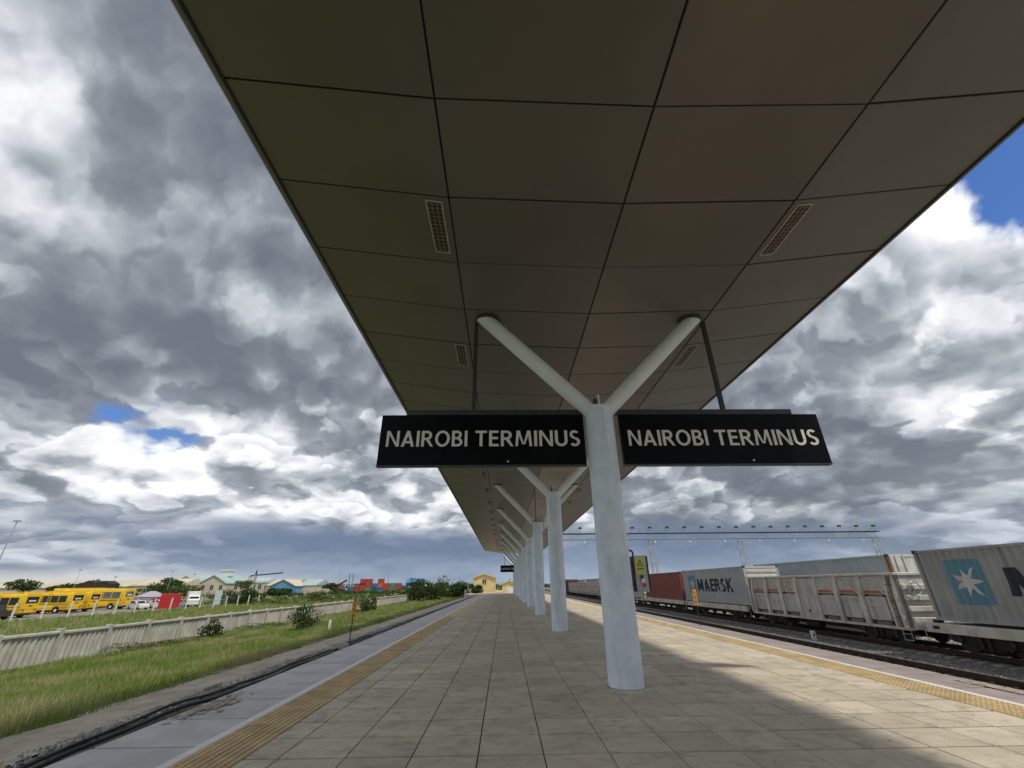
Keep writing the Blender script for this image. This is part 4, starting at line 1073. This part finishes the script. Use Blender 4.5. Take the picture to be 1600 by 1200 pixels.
# dark pickup in front of the first bus
def make_car(loc, rz, m, label, L=4.2, pickup=False):
    t = thing('car', loc, label, 'car', 'cars in the bus lot', rz)
    pr_ = [(-L/2,.35),(L/2,.35),(L/2,.75),(L/2-.15,.92),(L*.22,1.0),(L*.08,1.45),(-L*.30,1.48),(-L*.44,1.02),(-L/2,.95)]
    if pickup: pr_ = [(-L/2,.45),(L/2,.45),(L/2,1.1),(L*.2,1.12),(L*.1,1.75),(-L*.2,1.75),(-L*.24,1.1),(-L/2,1.1)]
    link('body', MB().prism(pr_, 'y', -.85, .85), m, t)
    for s in (-1, 1):
        link('window', MB().prism([(-L*.26,1.06),(L*.15,1.06),(L*.06,1.40),(-L*.22,1.41)], 'y', s*.852-.006, s*.852+.006), M_GLASS, t)
        for x in (-L*.31, L*.31):
            wh = link('wheel', MB().tube((x, s*.62, .33), (x, s*.87, .33), .33, .33, 16), M_TYRE, t, smooth=True); link('rim', MB().tube((x, s*.87, .33), (x, s*.885, .33), .19, .17, 12), M_GALV, wh)
        link('headlight', MB().box(L/2-.01, L/2+.015, s*.6-.15, s*.6+.15, .66, .78), M_WHITE, t); link('tail_lamp', MB().box(-L/2-.015, -L/2+.01, s*.65-.1, s*.65+.1, .7, .85), M_REDL, t)
    link('windscreen', MB().add([(L*.215,-.72,1.03),(L*.215,.72,1.03),(L*.09,.66,1.42),(L*.09,-.66,1.42)], [(0,1,2,3)]), M_GLASS, t)
    return t
make_car((-66.6, 63.6, -1.5), R(172), M_STEELD, 'dark pickup standing in front of the first yellow bus', 4.8, True)
make_car((-68.9, 91.4, -1.5), R(-25), M_WHITE, 'white hatchback parked beside the tail of the longest bus')
make_car((-68.6, 96.6, -1.5), R(-15), M_WHITE, 'white car half hidden behind the white hatchback', 4.3)
make_car((-66.0, 98.6, -1.5), R(20), M_GALV, 'silver car parked near the red kiosk')
# tents / kiosk / panels in the lot
for i, (x, y_, m_, lb) in enumerate(((-76.5, 104.5, mat('mauve_cloth', (.38, .33, .42), (.44, .40, .46), .8), 'pale mauve tent behind the white hatchback'),)):
    t = thing('tent', (x, y_, -1.5), lb, 'tent')
    link('canopy', MB().add([(-2.2,-2,1.9),(2.2,-2,1.9),(2.2,2,1.9),(-2.2,2,1.9),(-.6,0,3.0),(.6,0,3.0)], [(0,1,5,4),(1,2,5),(2,3,4,5),(3,0,4)]), m_, t)
    link('wall', MB().box(-2.1, 2.1, -1.9, 1.9, .9, 1.9), m_, t)
    for sx in (-2, 2):
        for sy in (-1.8, 1.8): link('pole', MB().tube((sx, sy, 0), (sx, sy, 1.9), .04, .04, 6), M_GALV, t)
kk = thing('kiosk', (-65.0, 94.0, -1.5), 'bright red box kiosk with pale panel standing behind the fence', 'kiosk')
link('body', MB().bevbox(-1.35, 1.35, -1.0, 1.0, .05, 2.55, .04), M_REDP, kk); link('base', MB().box(-1.3, 1.3, -.95, .95, 0, .05), M_STEELD, kk)
link('white_panel', MB().box(-2.3, -1.36, -.9, -.8, .2, 1.1), M_WHITE, kk); link('red_awning', MB().prism([(-3.0, 1.75), (-1.36, 2.05), (-1.36, 1.7), (-3.0, 1.5)], 'y', -1.0, .6), M_REDP, kk)
tr = thing('white_truck', (-65.2, 100.8, -1.5), 'small white box truck behind the red kiosk', 'truck', None, R(38))
link('box_body', MB().bevbox(-1.0, 1.0, -2, 2, .7, 2.9, .05), M_WHITE, tr); link('cab', MB().prism([(-3.4,.5),(-2.05,.5),(-2.05,2.2),(-2.9,2.15),(-3.4,1.3)], 'x', -.95, .95), M_WHITE, tr); link('windscreen', MB().box(-.8, .8, -3.25, -3.18, 1.35, 1.95), M_GLASS, tr)
for s in (-1, 1):
    for y_ in (-2.7, 1.2): link('wheel', MB().tube((s*.75, y_, .42), (s*.98, y_, .42), .42, .42, 14), M_TYRE, tr)
hb = thing('hoarding', (-59.8, 100.5, -1.5), 'tall pale blue-white hoarding panel on posts beside dark bush', 'hoarding')
link('panel', MB().box(-.65, .65, -.05, .05, .3, 3.0), mat('pale_blue_panel', (.55, .64, .70), (.62, .68, .72), .5, 1), hb)
for s in (-.6, .6): link('post', MB().tube((s, .08, 0), (s, .08, 3.0), .05, .05, 6), M_GALV, hb)
# chain fence between kiosk and hoarding
cf = thing('mesh_fence', (-62.0, 101.5, -1.5), 'thin wire mesh fence on pale rails behind the white posts', 'fence')
for i in range(4): link('post', MB().tube((i*1.7-3.5, i*.9, 0), (i*1.7-3.5, i*.9, 2.3), .05, .05, 6), M_GALV, cf)
for z in (1.2, 2.25): link('rail', MB().tube((-3.5, 0, z), (1.6, 2.7, z), .035, .035, 6), M_GALV, cf)
for i in range(18): link('wire', MB().tube((-3.5+5.1*i/17, 2.7*i/17, .2), (-3.5+5.1*i/17, 2.7*i/17, 2.25), .012, .012, 4), M_GALV, cf)
# tarpaulined lorry behind the buses
lr = thing('lorry', (-87.5, 103, -1.5), 'lorry load under black tarpaulin rising behind the bus roofs', 'lorry')
link('load', MB().prism([(-3.5,1.2),(3.5,1.2),(3.5,4.5),(2.2,5.1),(.4,4.7),(-1.2,5.2),(-3.5,4.4)], 'y', -1.3, 1.3), M_TARP, lr); link('chassis', MB().box(-3.6, 5.4, -1.1, 1.1, .5, 1.2), M_UNDER, lr); link('cab', MB().bevbox(3.7, 5.4, -1.2, 1.2, 1.2, 3.0, .1), M_WHITE, lr)
for x in (-2.6, -1.4, 4.4):
    for s in (-1, 1): link('wheel', MB().tube((x, s*.8, .5), (x, s*1.15, .5), .5, .5, 14), M_TYRE, lr)

# ================================================================== FAR BUILDINGS
def make_shed(loc, w, d, h, rise, mr, mw, label, group=None, nwin=0, axis='x', rz=0.0, cupola=False, name='warehouse'):
    """gable building; the gable end faces the camera when axis is 'y'"""
    t = thing(name, loc, label, 'building', group, rz)
    if axis == 'y':
        wl = link('wall', MB().prism([(-w/2,0),(w/2,0),(w/2,h),(0,h+rise),(-w/2,h)], 'y', -d/2, d/2), mw, t)
        for s in (-1, 1): link('roof', MB().prism([(0,h+rise+.02),(0,h+rise+.35),(s*(w/2+.5),h+.20-.1),(s*(w/2+.5),h-.13-.1)], 'y', -d/2-.5, d/2+.5), mr, t)
    else:
        wl = link('wall', MB().box(-w/2, w/2, -d/2, d/2, 0, h), mw, t)
        link('roof', MB().prism([(-d/2-.4,h+.01),(d/2+.4,h+.01),(0,h+rise)], 'x', -w/2-.4, w/2+.4), mr, t)
    for i in range(nwin):
        x = -w/2 + (i+.5)*w/nwin; ww = min(1.6, w/nwin*.5)
        wi = link('window', MB().box(x-ww/2, x+ww/2, -d/2-.05, -d/2+.02, h*.45, h*.85), M_GLASS, t)
        link('frame', MB().box(x-.05, x+.05, -d/2-.07, -d/2-.051, h*.45, h*.85), M_WHITE, wi)
    if cupola:
        cu = link('cupola', MB().box(-2.4, 2.4, -2, 2, h+rise-.3, h+rise+2.6), M_WHITE, t); link('cupola_roof', MB().bevbox(-2.9, 2.9, -2.5, 2.5, h+rise+2.6, h+rise+3.0, .2), M_WHITE, cu)
    return t
ZG = -1.5
WG = 'far warehouses'
make_shed((-205, 215, ZG), 46, 30, 4.2, 2.6, M_CREAMR, M_CREAM, 'long cream-roofed warehouse behind the yellow buses', WG, 0)
make_shed((-215, 262, ZG), 40, 30, 4.6, 3.0, M_CREAMR, M_CREAM, 'cream-roofed warehouse standing behind dark trees', WG, 0)
make_shed((-172, 248, ZG), 22, 24, 4.8, 3.2, M_CREAMR, M_CREAM, 'cream-roofed shed beside the gabled office', WG, 0)
make_shed((-168.5, 262, ZG), 14, 22, 5.6, 3.6, M_TEALR, M_CREAM, 'gabled office with teal roof and dark windows', WG, 3, 'y')
make_shed((-154.0, 262, ZG), 14, 22, 5.6, 3.8, M_TEALR, M_CREAM, 'gabled office with teal roof and white roof cupola', WG, 3, 'y', cupola=True)
make_shed((-139.0, 268, ZG), 16, 20, 5.8, 2.6, M_TEALR, M_CREAM, 'low teal-roofed wing adjoining the cupola office', WG, 5)
make_shed((-122, 272, ZG), 17, 24, 4.2, 3.2, M_CREAMR, M_CREAM, 'cream shed next to the dark blue gabled shed', WG, 0)
make_shed((-117, 262, ZG), 13, 22, 4.0, 3.0, M_CREAMR, M_BLUER, 'gabled shed with blue end wall and pale roof', WG, 0, 'y')
make_shed((-109.5, 272, ZG), 12, 24, 4.2, 3.2, M_TEALR, M_CREAM, 'pale blue-roofed shed beyond the tower crane', WG, 0)
make_shed((-56.5, 300, ZG), 10, 12, 5.0, 3.0, M_BLUER, M_CBLUE, 'bright blue shed at the end of the container yard', WG, 0)
make_shed((-47.5, 272, ZG), 13, 8, 2.6, 1.2, M_WHITE, M_WHITE, 'low white shed before the bright blue shed', WG, 0)
# yellow houses at the platform end
h1 = make_shed((-6.4, 156, -.25), 7.0, 9, 4.4, 1.0, M_CREAMR, M_HOUSEY, 'two-storey yellow house with gable and single window', None, 0, 'y', name='house')
w_ = link('window', MB().box(-.6, .6, -4.56, -4.48, 2.6, 3.9), M_GLASS, h1); link('frame', MB().box(-.05, .05, -4.58, -4.561, 2.6, 3.9), M_WHITE, w_); link('sill', MB().box(-.75, .75, -4.65, -4.5, 2.5, 2.6), M_CREAM, w_)
h2 = make_shed((1.6, 150, -.25), 4.6, 6, 2.5, .8, M_CREAMR, M_HOUSEY, 'small yellow house with white garage door beside the columns', None, 0, 'y', name='house')
link('garage_door', MB().box(-.7, 1.5, -3.06, -2.98, 0, 1.7), M_WHITE, h2)

# container yard
yard = 'containers stacked in the far yard'
cm = {}
def yard_box(m):
    if m.name not in cm:
        mb = MB().bevbox(-1.75, 1.75, -1.2, 1.2, 0, 2.55, .05); 
        for i in range(5): mb.box(-1.55+i*.66, -1.25+i*.66, -1.23, -1.2, .2, 2.4)
        me = mb.mesh('stacked_container'); me.materials.append(m); cm[m.name] = me
    return cm[m.name]
cols_ = [(M_CRED, 'red'), (M_CBLUE, 'blue'), (M_CORANGE, 'orange'), (M_CWHITE, 'white'), (M_CGREEN, 'green'), (M_CBROWN, 'brown'), (M_CGREY2, 'grey')]
rs = random.Random(5)
for i in range(17):
    x = -103 + i*3.7 if i < 11 else -50.0 + (i-11)*3.7
    nst = [2, 1, 1, 2, 3, 3, 2, 3, 2, 2, 2, 2, 2, 1, 2, 1, 1][i]
    for j in range(nst):
        m_, cn = cols_[rs.choice([0, 0, 0, 1, 2, 3, 5, 4, 6]) if i else 0]
        o = link('stacked_container', yard_box(m_), None, None, (x+rs.uniform(-.1, .1), 296+rs.uniform(-.3, .3), ZG+j*2.56))
        tag(o, '%s container, %s of the %s stack from the bright blue shed' % (cn, ['bottom', 'second tier', 'third tier'][j], ORD[10-i] if i < 11 else ORD[i-11]) + ('' if i < 11 else ', bush side'), 'container', yard)
rsn = thing('reach_stacker', (-100, 288, ZG), 'dark reach stacker with raised boom before the container yard', 'crane')
link('body', MB().bevbox(-3, 3, -1.5, 1.5, .8, 2.4, .2), M_STEELD, rsn); link('boom', MB().bar((-2.5, 0, 3.2), (4.0, 0, 7.0), .8, .9), M_STEELD, rsn); link('cab', MB().box(-2.6, -1, -.9, .9, 2.4, 4.2), M_GLASS, rsn)
for x in (-2, 2): link('wheel', MB().tube((x, -1.7, .8), (x, 1.7, .8), .8, .8, 12), M_TYRE, rsn)
# tower crane
tc = thing('tower_crane', (-136, 258, ZG), 'small tower crane with level jib above the trees', 'crane')
link('mast', MB().box(-.5, .5, -.5, .5, 0, 9.6), M_GALV, tc); link('jib', MB().bar((-3, 0, 9.2), (14.5, 0, 10.6), .7, .6), M_STEELD, tc); link('counterweight', MB().box(-3.6, -2.2, -.6, .6, 7.9, 9.3), M_CREAM, tc); link('apex', MB().prism([(-.5, 9.6), (.5, 9.6), (0, 12.2)], 'y', -.3, .3), M_STEELD, tc)
# lamp masts and poles
def mast(x, y_, h, label, r=.16, lean=0.0):
    t = thing('lamp_mast', (x, y_, ZG), label, 'mast', 'far lamp masts')
    link('pole', MB().tube((0,0,0), (lean,0,h), r, r*.5, 8), M_GALV, t); hw_ = 4*r; link('lamp_head', MB().bevbox(lean-hw_, lean+hw_, -.2, .2, h, h+.25, .05), M_GALV, t)
mast(-105.5, 302, 16, 'tall thin mast rising behind the reach stacker', .28); mast(-74.3, 302, 15.5, 'tall thin mast rising behind the stacked containers', .22); mast(-43, 305, 14, 'thin mast beyond the bright blue shed', .2); mast(-30, 320, 12, 'thin mast behind the bushes left of the yellow house', .18)
mast(-76.5, 71.0, 13.2, 'tall tilted lamp pole beside the first yellow bus', .12, 0.0)
for (x, y_, h, lb) in ((-106, 118, 7.8, 'thin pole behind the black tarpaulin lorry'), (-88, 125, 7.5, 'thin pole behind the longest yellow bus'), (-84, 128, 6.8, 'short thin pole next to a taller one behind buses'), (-100, 122, 6.2, 'short pole behind the bus roofs')): mast(x, y_, h, lb, .07)
pyl = thing('pylon', (-100.5, 306, ZG), 'pair of lattice pylons beyond the container yard', 'pylon')
for dx in (0, 2.2):
    for s in (-.4, .4): link('leg', MB().tube((dx+s, 0, 0), (dx+s*.4, 0, 11), .09, .09, 5), M_STEELD, pyl)
    for j in range(6): link('cross_bar', MB().tube((dx-.4, 0, j*1.9), (dx+.35, 0, j*1.9+1.8), .06, .06, 4), M_STEELD, pyl)

# ================================================================== VEGETATION
def leaf_mesh(name, n, center_fn, size, m, parent=None, flat=.0):
    v = np.zeros((n, 4, 3)); base = np.array([(-.5, 0, 0), (0, -.28, 0), (.5, 0, 0), (0, .28, 0)])
    for i in range(n):
        c = np.array(center_fn()); a, b, g_ = RNG.uniform(0, 6.28), RNG.uniform(-1.1, 1.1), RNG.uniform(0, 6.28)
        Rz = np.array([[math.cos(a), -math.sin(a), 0], [math.sin(a), math.cos(a), 0], [0, 0, 1]]); Rx = np.array([[1, 0, 0], [0, math.cos(b), -math.sin(b)], [0, math.sin(b), math.cos(b)]])
        Ry = np.array([[math.cos(g_), 0, math.sin(g_)], [0, 1, 0], [-math.sin(g_), 0, math.cos(g_)]])
        v[i] = (base*size*RNG.uniform(.6, 1.4)) @ (Rz @ Rx @ Ry).T + c
    me = bpy.data.meshes.new(name); me.from_pydata(v.reshape(-1, 3).tolist(), [], [(4*i, 4*i+1, 4*i+2, 4*i+3) for i in range(n)])
    return link(name, me, m, parent)
def clump_fn(rx, ry, rz, zc, nc=14, spread=.42):
    cs = []
    for _ in range(nc):
        d = RNG.normal(size=3); d /= np.linalg.norm(d); d *= RNG.uniform(.35, .85)
        cs.append((d[0]*rx, d[1]*ry, zc+d[2]*rz, RNG.uniform(.6, 1.2)))
    def fn():
        c = cs[RNG.integers(len(cs))]; d = RNG.normal(size=3); d /= np.linalg.norm(d); d *= RNG.uniform(.3, 1)**.5*spread*c[3]
        return (c[0]+d[0]*rx, c[1]+d[1]*ry, max(.03, c[2]+d[2]*rz))
    return fn
def make_bush(loc, rx, rz_, n, size, m, label, group=None, ry=None):
    t = thing('bush', loc, label, 'bush', group)
    leaf_mesh('foliage', n, clump_fn(rx, ry or rx*.8, rz_, rz_*.75), size, m, t)
    st = MB()
    for i in range(4): st.tube((0, 0, -.05), (RNG.uniform(-.4, .4)*rx, RNG.uniform(-.4, .4)*rx, rz_*.9), .03*rx, .012*rx, 5)
    link('stem', st, M_BARK, t)
    return t
def make_tree(loc, h, rx, n, size, m, label, group=None):
    t = thing('tree', loc, label, 'tree', group)
    leaf_mesh('crown', n, clump_fn(rx, rx, h*.30, h*.66, 16, .4), size, m, t)
    tr_ = MB().tube((0, 0, -.1), (.1*rx, 0, h*.5), .05*h*.6, .03*h*.5, 8)
    for i in range(5): a = i*1.3; tr_.tube((.08*rx, 0, h*.42), (math.cos(a)*rx*.6, math.sin(a)*rx*.6, h*.75), .02*h*.6, .008*h, 5)
    link('trunk', tr_, M_BARK, t)
    return t
BE = 'bushes along the verge'
make_bush((-22.3, 37.6, -1.45), 1.1, .75, 900, .16, M_LEAF, 'round dark bush at the foot of the boundary wall', BE)
make_bush((-14.8, 36.8, -.85), 1.7, 1.0, 1500, .15, M_LEAF, 'feathery dark bush growing behind the leaning orange marker', BE)
make_bush((-17.5, 62.0, -1.05), 1.6, 1.7, 1500, .22, M_LEAF2, 'tall pale shrub standing against the far stretch of wall', BE)
make_bush((-21.8, 31.5, -1.4), 2.0, .32, 2200, .10, M_LEAF2, 'low dry brush along the foot of the wall', BE, ry=3)
make_bush((-21.5, 43.5, -1.4), 1.6, .34, 2000, .10, M_LEAF2, 'low scrub on the wall side behind the round dark bush', BE, ry=3)
for i, (x, y_, rx, rz_, m_, lb) in enumerate(((-14.5, 96, 3.6, 2.0, M_LEAF, 'dense dark bush beside the far end of the dirt path'), (-10.6, 104, 2.8, 1.9, M_LEAF, 'dense bush by the dirt path next to white post'), (-18.5, 104, 3.6, 2.6, M_LEAF, 'tall dark bush behind the end of the wall'),
        (-8.6, 141, 3.0, 1.9, M_LEAF, 'round bush in front of the yellow house'), (-12.5, 132, 3.0, 2.0, M_LEAF2, 'mid green bush between the dirt path and yellow house'), (-22, 118, 4.2, 3.0, M_LEAF, 'broad dark bush beyond the wall end'), (-16, 122, 3.5, 2.6, M_LEAF2, 'light green bush behind the dense dark ones'))):
    make_bush((x, y_, zverge(max(x, -23)) if y_ < 126 else -.6), rx, rz_, 2200, .36, m_, lb, 'bushes at the platform end')
bo = thing('white_bollard', (-8.2, 100, -.38), 'white bollard post by the far end of the dirt path', 'bollard')
link('post', MB().tube((0,0,0), (0,0,1.45), .16, .15, 12), M_WHITE, bo); link('cap', MB().tube((0,0,1.45), (0,0,1.52), .17, .08, 12), M_WHITE, bo)
pp = thing('white_peg', (-11.8, 33.2, -.62), 'short white peg standing in the grass of the verge', 'peg')
link('post', MB().bevbox(-.07, .07, -.05, .05, 0, .62, .02), M_WHITE, pp); link('base', MB().bevbox(-.12, .12, -.1, .1, -.03, .06, .02), M_CONC, pp)
for i, (x, y_, h, rx, m_, lb) in enumerate(((-96, 136, 6.0, 5.0, M_LEAF, 'dark spreading tree behind the tail of the longest bus'), (-88, 132, 4.6, 4.5, M_LEAF2, 'lower green tree beside the dark spreading tree'), (-104, 150, 7.0, 5.0, M_LEAF, 'dark tree behind the bus lot next to the thin poles'),
        (-120, 130, 5.2, 4.0, M_LEAF, 'dark tree behind the roof of the ladder bus'), (-150, 150, 7.5, 4.5, M_LEAF, 'tall dark tree beyond the first yellow bus'), (-130, 150, 6.5, 4.0, M_LEAF, 'tree beside the black tarpaulin lorry'),
        (-134, 245, 8.0, 6.0, M_LEAF2, 'light green tree at the foot of the tower crane'), (-92, 250, 5.5, 4, M_LEAF, 'small dark tree beside the blue-roofed sheds'), (-66, 140, 3.6, 4.2, M_LEAF, 'low bushy tree next to the pale hoarding'))):
    make_tree((x, y_, ZG), h, rx, 1500, .55, m_, lb, 'trees beyond the bus lot')
make_bush((-57.5, 108, -1.5), 4.0, 2.2, 2600, .34, M_LEAF, 'big dark bush beside the pale hoarding', 'bushes in the field')
make_bush((-66, 116, -1.5), 5.0, 1.8, 2400, .34, M_LEAF, 'wide dark bush behind the mesh fence', 'bushes in the field')
make_bush((-82, 113, -1.5), 4.5, 2.4, 2400, .36, M_LEAF, 'dark bush behind the mauve tent', 'bushes in the field')
make_bush((-48, 122, -1.5), 4.0, 1.3, 1500, .34, M_LEAF2, 'low light green bush in the rough field', 'bushes in the field')

def grass_mesh(name, n, xf, yf, zf, hf, w, m, label):
    x = xf(n); y_ = yf(n); h = hf(x, y_, n); a = RNG.uniform(0, 6.28, n); lean = RNG.uniform(.1, .55, n)*h; la = RNG.uniform(0, 6.28, n)
    z = np.array([zf(q) for q in x]) - .03
    dx, dy = np.cos(a)*w, np.sin(a)*w; lx, ly = np.cos(la)*lean, np.sin(la)*lean
    sc = .6 + y_/40.0; dx = dx*sc; dy = dy*sc
    v = np.zeros((n, 5, 3))
    v[:, 0] = np.stack([x-dx, y_-dy, z], 1); v[:, 1] = np.stack([x+dx, y_+dy, z], 1)
    v[:, 2] = np.stack([x+lx*.35+dx*.7, y_+ly*.35+dy*.7, z+h*.6], 1); v[:, 3] = np.stack([x+lx*.35-dx*.7, y_+ly*.35-dy*.7, z+h*.6], 1)
    v[:, 4] = np.stack([x+lx, y_+ly, z+h], 1)
    me = bpy.data.meshes.new(name); f = []
    for i in range(n): o = 5*i; f += [(o, o+1, o+2, o+3), (o+3, o+2, o+4)]
    me.from_pydata(v.reshape(-1, 3).tolist(), [], f)
    return tag(link(name, me, m), label, 'grass', None, 'stuff')
def clumped_h(x, y_, n):
    return .78*(.16 + .22*(.5+.5*np.sin(x*1.3+np.sin(y_*.7)*2))*RNG.uniform(.5, 1.2, n) + .12*RNG.uniform(0, 1, n)**3)
grass_mesh('verge_grass', 60000, lambda n: RNG.uniform(-23.5, -9.0, n) + 0, lambda n: 8+34*RNG.uniform(0, 1, n)**1.25, zverge, clumped_h, .009, M_GRASS, 'tall uneven grass covering the verge below the wall')
grass_mesh('far_verge_grass', 26000, lambda n: RNG.uniform(-23.5, -9.2, n), lambda n: 40+85*RNG.uniform(0, 1, n)**1.2, zverge, lambda x, y_, n: clumped_h(x, y_, n)*1.25, .012, M_GRASS, 'grass on the farther stretch of the verge')
grass_mesh('field_grass', 34000, lambda n: RNG.uniform(-61.0, -24.2, n), lambda n: 22+110*RNG.uniform(0, 1, n)**1.1, lambda x: -1.55, lambda x, y_, n: .25+.35*RNG.uniform(0, 1, n), .020, M_GRASS, 'rough field grass between the wall and the bus lot')
# low scrub and the far line of trees
def scrub(name, n, x0, x1, y0, y1, h, size, m, label):
    nc = n//26; cx = RNG.uniform(x0, x1, nc); cy = RNG.uniform(y0, y1, nc); ch = RNG.uniform(.3, 1, nc)**1.5*h
    def fn():
        i = RNG.integers(nc); d = RNG.normal(size=3); d /= np.linalg.norm(d); d *= RNG.uniform(.3, 1)
        return (cx[i]+d[0]*ch[i]*1.3, cy[i]+d[1]*ch[i]*1.3, ZG+ch[i]*.55+d[2]*ch[i]*.6)
    o = leaf_mesh(name, n, fn, size, m); return tag(o, label, 'vegetation', None, 'stuff')
scrub('field_scrub', 9000, -75, -24, 100, 190, 1.3, .45, M_LEAF2, 'low green scrub scattered over the rough field')
scrub('dark_scrub', 7000, -120, -24, 190, 280, 2.0, .7, M_LEAF, 'dark scrub line before the far sheds and containers')
scrub('far_trees', 9000, -420, 60, 330, 520, 6.5, 1.6, M_LEAF, 'far line of trees along the horizon')
